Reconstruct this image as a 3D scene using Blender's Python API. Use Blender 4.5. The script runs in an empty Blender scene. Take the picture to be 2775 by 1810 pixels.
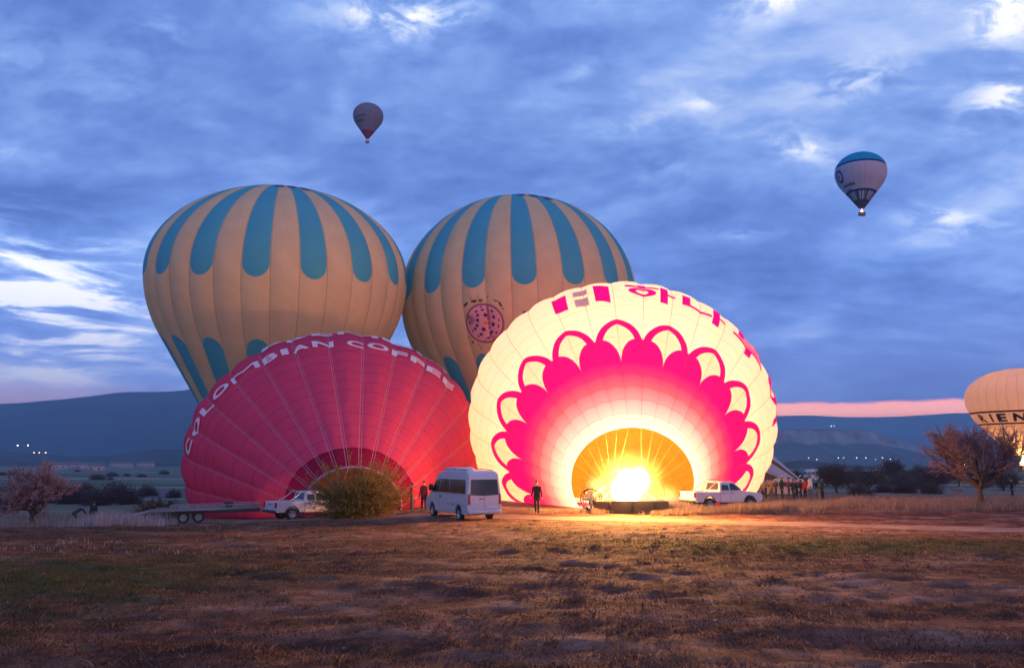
import bpy, bmesh, math, random
import numpy as np
from mathutils import Vector, Matrix
R_ = math.radians
rng = np.random.default_rng(7)
random.seed(7)
scn = bpy.context.scene
COL = scn.collection

# ------------------------------------------------------------------ camera
cam_d = bpy.data.cameras.new('camera'); cam = bpy.data.objects.new('camera', cam_d); COL.objects.link(cam)
cam_d.sensor_width = 36; cam_d.lens = 28.0; cam_d.clip_start = .1; cam_d.clip_end = 30000
PITCH = math.atan(340 / 2158.)
cam.location = (0, 0, 3.0); cam.rotation_euler = (math.pi / 2 + PITCH, 0, 0)
scn.camera = cam
CF = np.array([0, math.cos(PITCH), math.sin(PITCH)]); CU = np.array([0, -math.sin(PITCH), math.cos(PITCH)])

# ------------------------------------------------------------------ colour management, sampling
scn.view_settings.view_transform = 'Standard'; scn.view_settings.look = 'None'
scn.view_settings.exposure = 0; scn.view_settings.gamma = 1; scn.view_settings.use_curve_mapping = False
scn.render.engine = 'CYCLES'
cy = scn.cycles
cy.use_denoising = True
cy.max_bounces = 8; cy.diffuse_bounces = 4; cy.glossy_bounces = 2; cy.transmission_bounces = 4
cy.volume_bounces = 0; cy.transparent_max_bounces = 6
cy.sample_clamp_indirect = 8; cy.caustics_reflective = False; cy.caustics_refractive = False

# ------------------------------------------------------------------ node expressions
class X:
    """a socket that can be used in python arithmetic; every operation is a Math node"""
    T = None
    def __init__(s, v): s.v = v
    @staticmethod
    def m(op, *a, clamp=False):
        n = X.T.nodes.new('ShaderNodeMath'); n.operation = op; n.use_clamp = clamp
        for i, q in enumerate(a):
            q = q.v if isinstance(q, X) else q
            if isinstance(q, (int, float)): n.inputs[i].default_value = q
            else: X.T.links.new(q, n.inputs[i])
        return X(n.outputs[0])
    def __add__(s, o): return X.m('ADD', s, o)
    __radd__ = __add__
    def __sub__(s, o): return X.m('SUBTRACT', s, o)
    def __rsub__(s, o): return X.m('SUBTRACT', o, s)
    def __mul__(s, o): return X.m('MULTIPLY', s, o)
    __rmul__ = __mul__
    def __truediv__(s, o): return X.m('DIVIDE', s, o)
    def __rtruediv__(s, o): return X.m('DIVIDE', o, s)
    def __pow__(s, o): return X.m('POWER', s, o)
    def lt(s, o): return X.m('LESS_THAN', s, o)
    def gt(s, o): return X.m('GREATER_THAN', s, o)
    def abs(s): return X.m('ABSOLUTE', s)
    def sat(s): return X.m('ADD', s, 0.0, clamp=True)
    def max(s, o): return X.m('MAXIMUM', s, o)
    def min(s, o): return X.m('MINIMUM', s, o)
    def frac(s): return X.m('FRACT', s)
    def exp(s): return X.m('EXPONENT', s)

def sstep(x, a, b):
    n = X.T.nodes.new('ShaderNodeMapRange'); n.interpolation_type = 'SMOOTHSTEP'
    X.T.links.new(x.v, n.inputs[0]); n.inputs[1].default_value = a; n.inputs[2].default_value = b
    return X(n.outputs[0])
def mixc(f, a, b):
    n = X.T.nodes.new('ShaderNodeMix'); n.data_type = 'RGBA'
    for i, q in ((0, f), (6, a), (7, b)):
        q = q.v if isinstance(q, X) else q
        if isinstance(q, (int, float)): n.inputs[i].default_value = q
        elif isinstance(q, tuple): n.inputs[i].default_value = (*q, 1) if len(q) == 3 else q
        else: X.T.links.new(q, n.inputs[i])
    return X(n.outputs[2])
def mulc(a, b):
    n = X.T.nodes.new('ShaderNodeMix'); n.data_type = 'RGBA'; n.blend_type = 'MULTIPLY'; n.inputs[0].default_value = 1
    for i, q in ((6, a), (7, b)):
        q = q.v if isinstance(q, X) else q
        if isinstance(q, tuple): n.inputs[i].default_value = (*q, 1)
        else: X.T.links.new(q, n.inputs[i])
    return X(n.outputs[2])
def comb(x, y, z):
    n = X.T.nodes.new('ShaderNodeCombineXYZ')
    for i, q in enumerate((x, y, z)):
        if isinstance(q, X): X.T.links.new(q.v, n.inputs[i])
        else: n.inputs[i].default_value = q
    return n.outputs[0]
def noise(vec, scale, detail=4, rough=.55, dist=0., d3=True):
    n = X.T.nodes.new('ShaderNodeTexNoise'); n.noise_dimensions = '3D'
    if vec is not None: X.T.links.new(vec.v if isinstance(vec, X) else vec, n.inputs['Vector'])
    n.inputs['Scale'].default_value = scale; n.inputs['Detail'].default_value = detail
    n.inputs['Roughness'].default_value = rough; n.inputs['Distortion'].default_value = dist
    return X(n.outputs[0])
def ramp(f, stops):
    n = X.T.nodes.new('ShaderNodeValToRGB'); X.T.links.new(f.v, n.inputs[0])
    e = n.color_ramp.elements
    while len(e) < len(stops): e.new(.5)
    for i, (p, c) in enumerate(stops): e[i].position = p; e[i].color = (*c, 1)
    return X(n.outputs[0])
def sepxyz(v):
    n = X.T.nodes.new('ShaderNodeSeparateXYZ'); X.T.links.new(v, n.inputs[0])
    return X(n.outputs[0]), X(n.outputs[1]), X(n.outputs[2])
def texco(which='Generated'):
    n = X.T.nodes.new('ShaderNodeTexCoord'); return n.outputs[which]
def uvmap(name):
    n = X.T.nodes.new('ShaderNodeUVMap'); n.uv_map = name
    a, b, _ = sepxyz(n.outputs[0]); return a, b

# ------------------------------------------------------------------ sky: dawn cloud deck on the world, plus a weak Nishita sky
SUN_EL, SUN_AZ = R_(11), R_(148)          # the pre-dawn glow stands low behind the camera, to the right
world = bpy.data.worlds.new('World'); scn.world = world; world.use_nodes = True
T = world.node_tree; X.T = T; T.nodes.clear()
def pix_dir(px, py):
    d = CF * 2158 + np.array([px - 1387.5, 0, 0]) + CU * (905 - py); d /= np.linalg.norm(d)
    return math.degrees(math.atan2(d[0], d[1])), math.degrees(math.asin(d[2]))
def make_sky():
    x, y, z = sepxyz(texco('Generated'))
    az = X.m('ARCTAN2', x, y) * (180 / math.pi)
    el = X.m('ARCSINE', z) * (180 / math.pi)
    q = z.max(0.0) + .30
    px, py = x / q, y / q
    def blob(cx, cy, sx, sy, tilt=0.):
        a, e = pix_dir(cx * 1.1665, cy * 1.1665); sx = sx / 38.; sy = sy / 38.
        da, de = az - a, el - e
        if tilt:
            c, s_ = math.cos(R_(tilt)), math.sin(R_(tilt))
            da, de = da * c + de * s_, de * c - da * s_
        u, v = da / sx, de / sy
        return ((u * u + v * v) * -1.0).exp()
    big = noise(comb(px * .9 + py * .25, py * 1.0, 3.1), 2.0, 6, .58, .35)
    mid = noise(comb(px * .8 + py * .3, py * 1.15, 7.7), 5.2, 6, .62, .45)
    b = sstep(big, .36, .72) * .44 + (mid - .5) * .56 + .16
    low = sstep(el, 24, 6)
    b = b - low * .04
    # openings in the deck where brighter sky comes through
    op = blob(930, 35, 210, 60, 5) * .60 + blob(1780, 5, 100, 40) * .45 + blob(1990, 185, 120, 40, 5) * .36 + blob(2345, 215, 120, 55, 15) * .5 \
        + blob(1860, 345, 100, 35, -20) * .36 + blob(2200, 510, 120, 30, -18) * .28 + blob(2340, 30, 90, 60) * .45 + blob(1540, 385, 70, 22) * .25 + blob(1620, 240, 70, 26, -10) * .25 \
        + blob(1350, 165, 90, 30, 30) * .2 + blob(380, 70, 60, 40) * .2 + blob(150, 130, 260, 120) * .12 + blob(1720, 545, 120, 22) * .22 + blob(790, 250, 30, 40) * .2 + blob(1450, 290, 160, 30) * .15
    dk = blob(1350, 90, 180, 45) * .16 + blob(480, 480, 420, 110, 8) * .16 + blob(1650, 700, 500, 120) * .10 + blob(120, 470, 180, 70) * .2 + blob(1700, 480, 260, 60) * .12
    fine = noise(comb(px * 1.2, py * 1.6, 1.3), 10.0, 5, .62, .4)
    b = b + (fine - .5) * .34 + op * (sstep(fine, .36, .60) * .95 + .12) - dk
    # bright streaks low on one side
    st = noise(comb(az * .045 + el * .035, el * .22, 5.0), 2.6, 5, .6, .6)
    wl = blob(60, 700, 330, 165, -12)
    b = b + wl * (sstep(st, .42, .62) * 1.0 + .06)
    b = b + blob(150, 870, 420, 45) * .28
    c = ramp(b.sat(), [(0., (.075, .150, .46)), (.22, (.125, .235, .62)), (.45, (.22, .36, .77)), (.68, (.46, .58, .89)), (.92, (.92, .93, .99)), (1., (1.0, .99, .99))])
    # violet tint towards the horizon, the thin clear band under the cloud deck
    c = mixc(sstep(el, 13, 4) * .5, c, (.17, .22, .60))
    edge = noise(comb(az * .25, el * .6, 2.0), 1.2, 4, .6)
    top = (edge - .5) * .7 + 3.72 + sstep(az, 17, 28) * .12
    band = sstep(top - el, -.12, .22) * sstep(az, -14, 6)
    c = mixc(band, c, mulc(ramp((el - 2.6) / 1.5, [(0., (1.0, .36, .38)), (.3, (1.0, .56, .50)), (.7, (1.0, .47, .50)), (1., (.92, .26, .42))]), comb(2.1, 1.45, .95)))
    c = mulc(c, comb(1 + low * .22, 1 + low * .24, 1 + low * .26))
    pk = sstep(el, 5.3, 3.4) * sstep(az, -18, -30)
    c = mixc(pk * .75, c, (.80, .46, .62))
    return c
c = make_sky()
tx = T.nodes.new('ShaderNodeTexSky'); tx.sky_type = 'NISHITA'; tx.sun_disc = False
tx.sun_elevation = SUN_EL; tx.sun_rotation = SUN_AZ; tx.altitude = 1000
bg1 = T.nodes.new('ShaderNodeBackground'); T.links.new(c.v, bg1.inputs[0]); bg1.inputs[1].default_value = 1.20
bg2 = T.nodes.new('ShaderNodeBackground'); T.links.new(tx.outputs[0], bg2.inputs[0]); bg2.inputs[1].default_value = .006
ad = T.nodes.new('ShaderNodeAddShader'); T.links.new(bg1.outputs[0], ad.inputs[0]); T.links.new(bg2.outputs[0], ad.inputs[1])
wo = T.nodes.new('ShaderNodeOutputWorld'); T.links.new(ad.outputs[0], wo.inputs[0])

sun_d = bpy.data.lights.new('sun', 'SUN'); sun = bpy.data.objects.new('sun', sun_d); COL.objects.link(sun)
sun_d.energy = .48; sun_d.angle = R_(40); sun_d.color = (1.0, .60, .40)
sd = Vector((math.sin(SUN_AZ) * math.cos(SUN_EL), math.cos(SUN_AZ) * math.cos(SUN_EL), math.sin(SUN_EL)))
sun.rotation_euler = sd.to_track_quat('Z', 'Y').to_euler()

# ------------------------------------------------------------------ helpers
def tag(o, label=None, cat=None, group=None, kind=None):
    if label: o['label'] = label
    if cat: o['category'] = cat
    if group: o['group'] = group
    if kind: o['kind'] = kind
    return o
def empty(name, loc=(0, 0, 0), rz=0., label=None, cat=None, group=None):
    o = bpy.data.objects.new(name, None); COL.objects.link(o); o.location = loc; o.rotation_euler = (0, 0, rz)
    o.empty_display_size = .3
    return tag(o, label, cat, group)
def link(name, me, mats=None, parent=None, smooth=False):
    if mats is not None:
        for m in (mats if isinstance(mats, (list, tuple)) else [mats]): me.materials.append(m)
    if smooth: me.polygons.foreach_set('use_smooth', np.ones(len(me.polygons), bool))
    o = bpy.data.objects.new(name, me); COL.objects.link(o)
    if parent: o.parent = parent
    return o
def np_mesh(name, v, f):
    """v (n,3), f (m,3|4) arrays"""
    me = bpy.data.meshes.new(name); v = np.asarray(v, np.float32); f = np.asarray(f, np.int32)
    k = f.shape[1]
    me.vertices.add(len(v)); me.vertices.foreach_set('co', v.ravel())
    me.loops.add(f.size); me.loops.foreach_set('vertex_index', f.ravel())
    me.polygons.add(len(f)); me.polygons.foreach_set('loop_start', np.arange(0, f.size, k, dtype=np.int32))
    me.update(calc_edges=True); me.validate()
    return me
def grid_faces(nr, nc, closed=False):
    i, j = np.meshgrid(np.arange(nr - 1), np.arange(nc if closed else nc - 1), indexing='ij')
    j2 = (j + 1) % nc
    return np.stack([i * nc + j, i * nc + j2, (i + 1) * nc + j2, (i + 1) * nc + j], -1).reshape(-1, 4)
def set_col(me, col, name='Col'):
    a = me.attributes.new(name, 'FLOAT_COLOR', 'POINT')
    c4 = np.ones((len(me.vertices), 4), np.float32); c4[:, :3] = col; a.data.foreach_set('color', c4.ravel())
def set_uv(me, per_vert, name):
    li = np.empty(len(me.loops), np.int32); me.loops.foreach_get('vertex_index', li)
    uv = me.uv_layers.new(name=name); uv.data.foreach_set('uv', np.asarray(per_vert, np.float32)[li].ravel())
def new_mat(name):
    m = bpy.data.materials.new(name); m.use_nodes = True; X.T = m.node_tree; m.node_tree.nodes.clear()
    return m
def out(sh, vol=None):
    o = X.T.nodes.new('ShaderNodeOutputMaterial')
    if sh is not None: X.T.links.new(sh, o.inputs[0])
    if vol is not None: X.T.links.new(vol, o.inputs[1])
def setin(n, name, v):
    v = v.v if isinstance(v, X) else v
    if isinstance(v, tuple): n.inputs[name].default_value = (*v, 1) if len(v) == 3 and n.inputs[name].type == 'RGBA' else v
    elif isinstance(v, (int, float)): n.inputs[name].default_value = v
    else: X.T.links.new(v, n.inputs[name])
def principled(col, rough=.6, metal=0., spec=.5, bump=None, bstr=.3, bdist=.02, coat=0.):
    n = X.T.nodes.new('ShaderNodeBsdfPrincipled'); setin(n, 'Base Color', col); setin(n, 'Roughness', rough); setin(n, 'Metallic', metal)
    n.inputs['Specular IOR Level'].default_value = spec; n.inputs['Coat Weight'].default_value = coat
    if bump is not None:
        b = X.T.nodes.new('ShaderNodeBump'); b.inputs['Strength'].default_value = bstr; b.inputs['Distance'].default_value = bdist
        X.T.links.new(bump.v, b.inputs['Height']); X.T.links.new(b.outputs[0], n.inputs['Normal'])
    return n.outputs[0]
def plain(name, col, rough=.6, metal=0., spec=.5, var=.25, scale=8., coat=0.):
    m = new_mat(name); nz = noise(texco('Object'), scale, 4)
    c = mixc(nz, tuple(k * (1 - var) for k in col), tuple(min(1, k * (1 + var)) for k in col))
    out(principled(c, rough, metal, spec, coat=coat)); return m
def emit(name, col, strength):
    m = new_mat(name); e = X.T.nodes.new('ShaderNodeEmission'); e.inputs[0].default_value = (*col, 1); e.inputs[1].default_value = strength
    out(e.outputs[0]); return m
def fabric(name, col, trans=.5, wrinkle=0.):
    """thin coated nylon: diffuse on the face, translucent through it"""
    m = new_mat(name); c = col() if callable(col) else col
    d = X.T.nodes.new('ShaderNodeBsdfDiffuse'); t = X.T.nodes.new('ShaderNodeBsdfTranslucent'); x = X.T.nodes.new('ShaderNodeMixShader')
    setin(d, 'Color', c); setin(t, 'Color', c); x.inputs[0].default_value = trans
    X.T.links.new(d.outputs[0], x.inputs[1]); X.T.links.new(t.outputs[0], x.inputs[2])
    if wrinkle:
        b = X.T.nodes.new('ShaderNodeBump'); b.inputs['Strength'].default_value = wrinkle; b.inputs['Distance'].default_value = .3
        X.T.links.new(noise(texco('Object'), .9, 4, .6).v, b.inputs['Height'])
        X.T.links.new(b.outputs[0], d.inputs['Normal']); X.T.links.new(b.outputs[0], t.inputs['Normal'])
    out(x.outputs[0]); return m

def hash2(ix, iy, seed):
    h = (ix.astype(np.int64) * 374761393 + iy.astype(np.int64) * 668265263 + seed * 144269) & 0x7fffffff
    h = ((h ^ (h >> 13)) * 1274126177) & 0x7fffffff
    return ((h ^ (h >> 16)) & 0xffff) / 65535.
def vnoise(x, y, seed=0):
    ix, iy = np.floor(x), np.floor(y); fx, fy = x - ix, y - iy
    fx = fx * fx * (3 - 2 * fx); fy = fy * fy * (3 - 2 * fy)
    a, b = hash2(ix, iy, seed), hash2(ix + 1, iy, seed); c_, d = hash2(ix, iy + 1, seed), hash2(ix + 1, iy + 1, seed)
    return (a * (1 - fx) + b * fx) * (1 - fy) + (c_ * (1 - fx) + d * fx) * fy
def fbm(x, y, oct=4, seed=0, gain=.5):
    s = 0.; a = 1.; t = 0.
    for k in range(oct):
        s = s + a * vnoise(x * 2 ** k + 17.3 * k, y * 2 ** k - 9.1 * k, seed + k); t += a; a *= gain
    return s / t
def sm(x, a, b):
    t = np.clip((x - a) / (b - a), 0, 1); return t * t * (3 - 2 * t)

# ------------------------------------------------------------------ ground
def g0(x, y):
    """smooth ground height"""
    x = np.asarray(x, float); y = np.asarray(y, float)
    near = 1.4 - .034 * np.clip(y, -60, 42)
    b = near - 1.3 * sm(y, 40, 120) * .9 - 3.6 * sm(y, 110, 420) - 1.5 * sm(y, 400, 900)
    left = 2.6 * (1 - np.exp(-np.maximum(0, -x - 4) / 28.)) * sm(y, 28, 62)
    b = b - left * (1 - .7 * sm(y, 120, 400))
    b = b + .25 * np.exp(-((x - 34) / 16.) ** 2 - ((y - 50) / 10.) ** 2)
    far = sm(y, 300, 1500)
    b = b + far * 3 * (fbm(x / 600., y / 600., 3, 5) - .5)
    return b
def gz(x, y): return float(g0(np.array([x]), np.array([y]))[0])
def px_x(px, Y, z=None, dz=0.):
    """world x of a photograph column at distance Y on the ground"""
    x = (px - 1387.5) / 2158. * Y
    for _ in range(4):
        zz = (gz(x, Y) if z is None else z) + dz
        w = Y * CF[1] + (zz - 3) * CF[2]; x = (px - 1387.5) / 2158. * w
    return x
def unproj(px, py, Y):
    d = CF * 2158 + np.array([px - 1387.5, 0, 0]) + CU * (905 - py); return np.array([0, 0, 3.]) + d * Y / d[1]
D = 1.1665
TRACK = np.array([(-16, 48.5), (-8, 46), (0, 43.5), (8, 39.5), (14, 34.5), (20, 30), (28, 26), (42, 20)], float)
def track_dist(x, y):
    best = np.full(np.shape(x), 1e9)
    for a, b in zip(TRACK[:-1], TRACK[1:]):
        ab = b - a; t = np.clip(((x - a[0]) * ab[0] + (y - a[1]) * ab[1]) / (ab @ ab), 0, 1)
        best = np.minimum(best, np.hypot(x - a[0] - ab[0] * t, y - a[1] - ab[1] * t))
    return best
def bump_h(x, y):
    t = fbm(x * .9, y * 1.1, 4, 31) - .5; u = fbm(x * 3.1, y * 3.3, 3, 41) - .5
    tuss = np.maximum(0, fbm(x * .55 + .3 * y, y * .75, 4, 51) - .5)
    k = 1 - sm(y, 34, 60) * .8
    tr = sm(track_dist(x, y), 1.8, 3.6)
    v = np.maximum(0, fbm(x * 2.2, y * 2.4, 3, 57) - .5)
    return (t * .10 + u * .05 + tuss * .22 + v * .12) * k * (.15 + .85 * tr)
def ground_h(x, y): return g0(x, y) + bump_h(x, y) * (1 - sm(np.asarray(y, float), 90, 160))
def green_mask(x, y):
    m = np.exp(-((x + 8.5) / 4.2) ** 2 - ((y - 14.5) / 5.5) ** 2) * 1.1
    m = m + 1.0 * np.exp(-((y - 22.5 + (x - 8) * .12) / 3.4) ** 2) * sm(x, 0, 6) + .35 * np.exp(-((x + 12) / 8.) ** 2 - ((y - 30) / 8.) ** 2)
    return np.clip(m, 0, 1)
def ground_col(x, y):
    n1 = fbm(x * .42 + y * .12, y * .62, 4, 61); n2 = fbm(x * 1.5, y * 2.1, 4, 71); n3 = fbm(x * 5, y * 6, 3, 81); n4 = fbm(x * 3.2, y * 3.6, 3, 85)
    dirt = np.array([.215, .074, .044]); pale = np.array([.36, .165, .115]); dark = np.array([.070, .026, .017])
    grn = np.array([.050, .062, .020]); dry = np.array([.24, .17, .115])
    c_ = dirt + (pale - dirt) * np.clip((sm(n1, .55, .72) * .55 + sm(n2, .56, .74) * .45 + sm(n4, .55, .72) * .35), 0, 1)[..., None]
    dk = np.clip(sm(.50 - n1, -.02, .13) * .40 + sm(.48 - n2, -.02, .12) * .60 + sm(.46 - n4, -.02, .12) * .5, 0, .92)
    c_ = c_ + (dark - c_) * dk[..., None]
    gm = np.clip(green_mask(x, y) * sm(n2 * .6 + n4 * .4, .34, .62) * 1.1, 0, .9)
    c_ = c_ + (grn - c_) * gm[..., None]
    for (cx, cy, rx, ry) in ((1.3, 12.3, .95, .35), (-1.6, 9.2, 1.4, .3), (.3, 7.9, 1.0, .25), (2.6, 10.2, 1.2, .3), (-3.6, 11.2, .8, .25), (4.6, 8.9, 1.3, .35), (5.6, 12.2, 1.5, .3)):
        w = np.exp(-((x - cx + (n2 - .5) * 1.3) / rx) ** 2 - ((y - cy + (n1 - .5)) / ry) ** 2) * .75
        c_ = c_ + (pale - c_) * w[..., None]
    # dry grass beyond the crest, then the fields of the valley
    w = sm(y + 8 * (n1 - .5), 44, 58)[..., None]; c_ = c_ + (dry * (.6 + .8 * n2[..., None]) - c_) * w
    f = fbm(x / 260. + 3, y / 34., 3, 91); f2 = fbm(x / 90., y / 14., 3, 95)
    fg = np.array([.085, .125, .060]); ft = np.array([.36, .27, .25]); fv = np.array([.15, .11, .11])
    fc = fv + (fg - fv) * sm(f, .42, .52)[..., None]; fc = fc + (ft - fc) * (sm(f2, .52, .66) * .75)[..., None]
    c_ = c_ + (fc - c_) * sm(y, 85, 140)[..., None]
    far = np.array([.12, .11, .12]) + (.08 * (fbm(x / 400., y / 220., 3, 99) - .5))[..., None]
    c_ = c_ + (far - c_) * sm(y, 700, 1500)[..., None]
    return c_ * (.82 + .36 * n3[..., None])
def steps(a, b, m, k, lo):
    o = [a]
    while o[-1] < b: o.append(o[-1] + max(m, k * max(o[-1] - lo, 0)))
    return np.array(o)
ys = np.concatenate([np.linspace(-40, 4.5, 30), steps(5., 11000., .11, .0125, 0)])
xp = steps(0., 11000., .15, .019, 0); xs = np.concatenate([-xp[:0:-1], xp])
GX, GY = np.meshgrid(xs, ys)
gzv = ground_h(GX, GY)
me = np_mesh('ground', np.stack([GX, GY, gzv], -1).reshape(-1, 3), grid_faces(len(ys), len(xs)))
set_col(me, ground_col(GX, GY).reshape(-1, 3))
def mat_ground(name, scale=1.):
    m = new_mat(name); a = X.T.nodes.new('ShaderNodeAttribute'); a.attribute_name = 'Col'
    co = texco('Object')
    n = noise(co, 9., 6, .7); n2 = noise(co, 1.7, 5, .65); n3 = noise(co, 40., 3, .6)
    c = mulc(X(a.outputs[0]), ramp(n * .5 + n2 * .35 + n3 * .15, [(.30, (.45, .42, .42)), (.5, (.95, .95, .95)), (.72, (1.75, 1.68, 1.6))]))
    out(principled(c, .95, spec=.1, bump=n * .6 + n3 * .4, bstr=1.0, bdist=.08)); return m
M_ground = mat_ground('soil')
tag(link('ground', me, M_ground, smooth=True), kind='structure')

# worn dirt track curving across the field
P = []
for a, b in zip(TRACK[:-1], TRACK[1:]):
    for k in range(40): P.append(a + (b - a) * k / 40)
P = np.array(P)
for _ in range(30): P[1:-1] = (P[:-2] + P[1:-1] * 2 + P[2:]) / 4
tan = np.gradient(P, axis=0); tan /= np.linalg.norm(tan, axis=1)[:, None]; nor = np.stack([-tan[:, 1], tan[:, 0]], 1)
nc = 17; u = np.linspace(-1, 1, nc); L = np.arange(len(P)) * .2
half = 2.3 + .7 * (fbm(L * .5, L * 0, 3, 3) - .5) * 2
jit = (fbm(L[:, None] * 1.3 + u[None] * 0, u[None] * 2 + L[:, None] * 0, 3, 13) - .5) * .9
V = P[:, None, :] + nor[:, None, :] * (half[:, None] * u[None] + jit * np.abs(u)[None])[..., None]
zz = g0(V[..., 0], V[..., 1]) + bump_h(V[..., 0], V[..., 1]) + .012 + .035 * (1 - u[None] ** 2) - .05 * np.exp(-((np.abs(u)[None] - .42) / .13) ** 2)
zz[:, [0, -1]] -= .07
me = np_mesh('dirt_track', np.concatenate([V, zz[..., None]], -1).reshape(-1, 3), grid_faces(len(P), nc))
rut = np.exp(-((np.abs(u)[None] - .42) / .2) ** 2) * np.ones((len(P), 1))
n1 = fbm(V[..., 0] * .8, V[..., 1] * 1.6, 4, 23)
tc = np.array([.25, .145, .120]) * (.65 + .7 * n1[..., None]) + np.array([.09, .065, .06]) * rut[..., None]
tc = tc + (ground_col(V[..., 0], V[..., 1]) - tc) * (sm(np.abs(u)[None] + (n1 - .5) * .9, .60, .92))[..., None]
set_col(me, tc.reshape(-1, 3))
tag(link('dirt_track', me, M_ground, smooth=True), kind='structure')

# ------------------------------------------------------------------ hills
def hill(name, Y, crest, depth, base_z, col, seed, gully=.12, rough=60.):
    """ridge whose skyline passes through the given photograph points (column, row) at distance Y"""
    cp = np.array(crest, float); pts = np.array([unproj(a, b, Y) for a, b in cp])
    x = np.linspace(pts[0, 0], pts[-1, 0], 260); h = np.interp(x, pts[:, 0], pts[:, 2]) - base_z
    k = np.ones(9) / 9; hp = np.pad(h, 4, mode='edge'); h = np.convolve(hp, k, 'valid')
    v = np.linspace(-1, 1, 46)
    XX, VV = np.meshgrid(x, v); H = np.tile(h, (len(v), 1))
    YY = Y + VV * depth + (fbm(XX / (depth * .6), VV * 2, 3, seed) - .5) * depth * .25 * (np.abs(VV) > .02)
    sh = (1 - np.abs(VV)) ** 1.15
    gl = (fbm(XX / (depth * .12), VV * 1.3, 4, seed + 9) - .5) * gully * 2 * np.sin(np.pi * np.clip(np.abs(VV), 0, 1))
    Z = base_z + H * np.clip(sh + gl * sh ** .5, 0, 1.0)
    Z[VV > .99] = base_z - 2; Z[VV < -.99] = base_z - 2
    me = np_mesh(name, np.stack([XX, YY, Z], -1).reshape(-1, 3), grid_faces(len(v), len(x)))
    n1 = fbm(XX / rough, VV * 6 + XX / rough * .3, 4, seed + 3)
    set_col(me, (np.array(col) * (.6 + .8 * n1[..., None])).reshape(-1, 3))
    return tag(link(name, me, M_far, smooth=True), kind='structure')
m = new_mat('far_slope'); a = X.T.nodes.new('ShaderNodeAttribute'); a.attribute_name = 'Col'; out(principled(X(a.outputs[0]), 1., spec=0.)); M_far = m
hill('mountain', 4200, [(-1500, 1150), (-700, 1118), (-200, 1098), (0, 1090), (120, 1080), (200, 1075), (300, 1059), (380, 1055), (450, 1058), (500, 1053), (600, 1040), (800, 1052), (1000, 1085), (1200, 1120), (1500, 1160), (1900, 1200), (2200, 1222)], 1500, -6, (.045, .05, .065), 3, .14, 300.)
hill('mountain', 7000, [(900, 1190), (1300, 1150), (1700, 1132), (2000, 1126), (2107, 1124), (2184, 1122), (2275, 1129), (2340, 1128), (2397, 1130), (2426, 1124), (2461, 1127), (2516, 1121), (2560, 1118), (2590, 1115), (2629, 1119), (2800, 1112), (3200, 1120), (3800, 1160)], 1800, -6, (.07, .075, .09), 13, .1, 500.)
# flat topped mesa with a pale cliff
def mesa():
    Y = 2600.; top = [(1700, 1168), (1900, 1163), (2107, 1165), (2200, 1163), (2330, 1164), (2360, 1168), (2380, 1178), (2420, 1190), (2445, 1199), (2500, 1216), (2640, 1236), (2760, 1243)]
    pts = np.array([unproj(a, b, Y) for a, b in top]); x = np.linspace(pts[0, 0], pts[-1, 0], 420); h = np.interp(x, pts[:, 0], pts[:, 2]) + 8
    prof = np.array([(-560, 0), (-420, .06), (-300, .16), (-200, .30), (-120, .44), (-70, .55), (-40, .62), (-26, .80), (-14, .95), (0, 1), (60, 1.0), (300, .98), (420, 0)])
    V = []; C = []
    for k, (dy, q) in enumerate(prof):
        n = fbm(x / 55., x * 0 + k * .35, 4, 5) - .5; n2 = fbm(x / 20., x * 0 + k * .9, 3, 9)
        cl = .55 < q < .97
        hh = h * np.clip(q + n * .22 * math.sin(math.pi * min(q, 1)), 0, 1) if q < 1 else h
        V.append(np.stack([x, Y + dy + n * 120 * (q < 1), hh - 8], -1))
        base = np.array([.30, .26, .24]) if cl else np.array([.13, .12, .11])
        C.append(base * (.55 + .9 * n2[:, None]))
    me = np_mesh('mesa', np.array(V).reshape(-1, 3), grid_faces(len(prof), len(x))); set_col(me, np.array(C).reshape(-1, 3))
    tag(link('mesa', me, M_far, smooth=True), kind='structure')
mesa()
hill('low_hill', 900, [(2050, 1262), (2120, 1254), (2160, 1246), (2200, 1249), (2250, 1254), (2330, 1262), (2400, 1268)], 90, -7, (.10, .085, .08), 33, .2, 14.)
hill('low_hill', 1500, [(-300, 1242), (0, 1222), (80, 1226), (180, 1236), (300, 1234), (420, 1216), (520, 1219), (620, 1232), (760, 1244)], 260, -7, (.085, .085, .09), 43, .2, 60.)

# ------------------------------------------------------------------ the air: pale haze round everything
hz = new_mat('haze'); pv = X.T.nodes.new('ShaderNodeVolumePrincipled')
pv.inputs['Color'].default_value = (.44, .76, 1.0, 1); pv.inputs['Density'].default_value = HAZE = 1.8e-4; pv.inputs['Anisotropy'].default_value = .1
out(None, pv.outputs[0])
try: hz.cycles.homogeneous_volume = True
except Exception: pass
bm = bmesh.new(); bmesh.ops.create_cube(bm, size=1)
me = bpy.data.meshes.new('haze'); 
for v in bm.verts: v.co = Vector((v.co.x * 26000, v.co.y * 13000 + 5600, -14 if v.co.z < 0 else 432))
bm.to_mesh(me); bm.free()
tag(link('haze', me, hz), kind='stuff')
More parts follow.
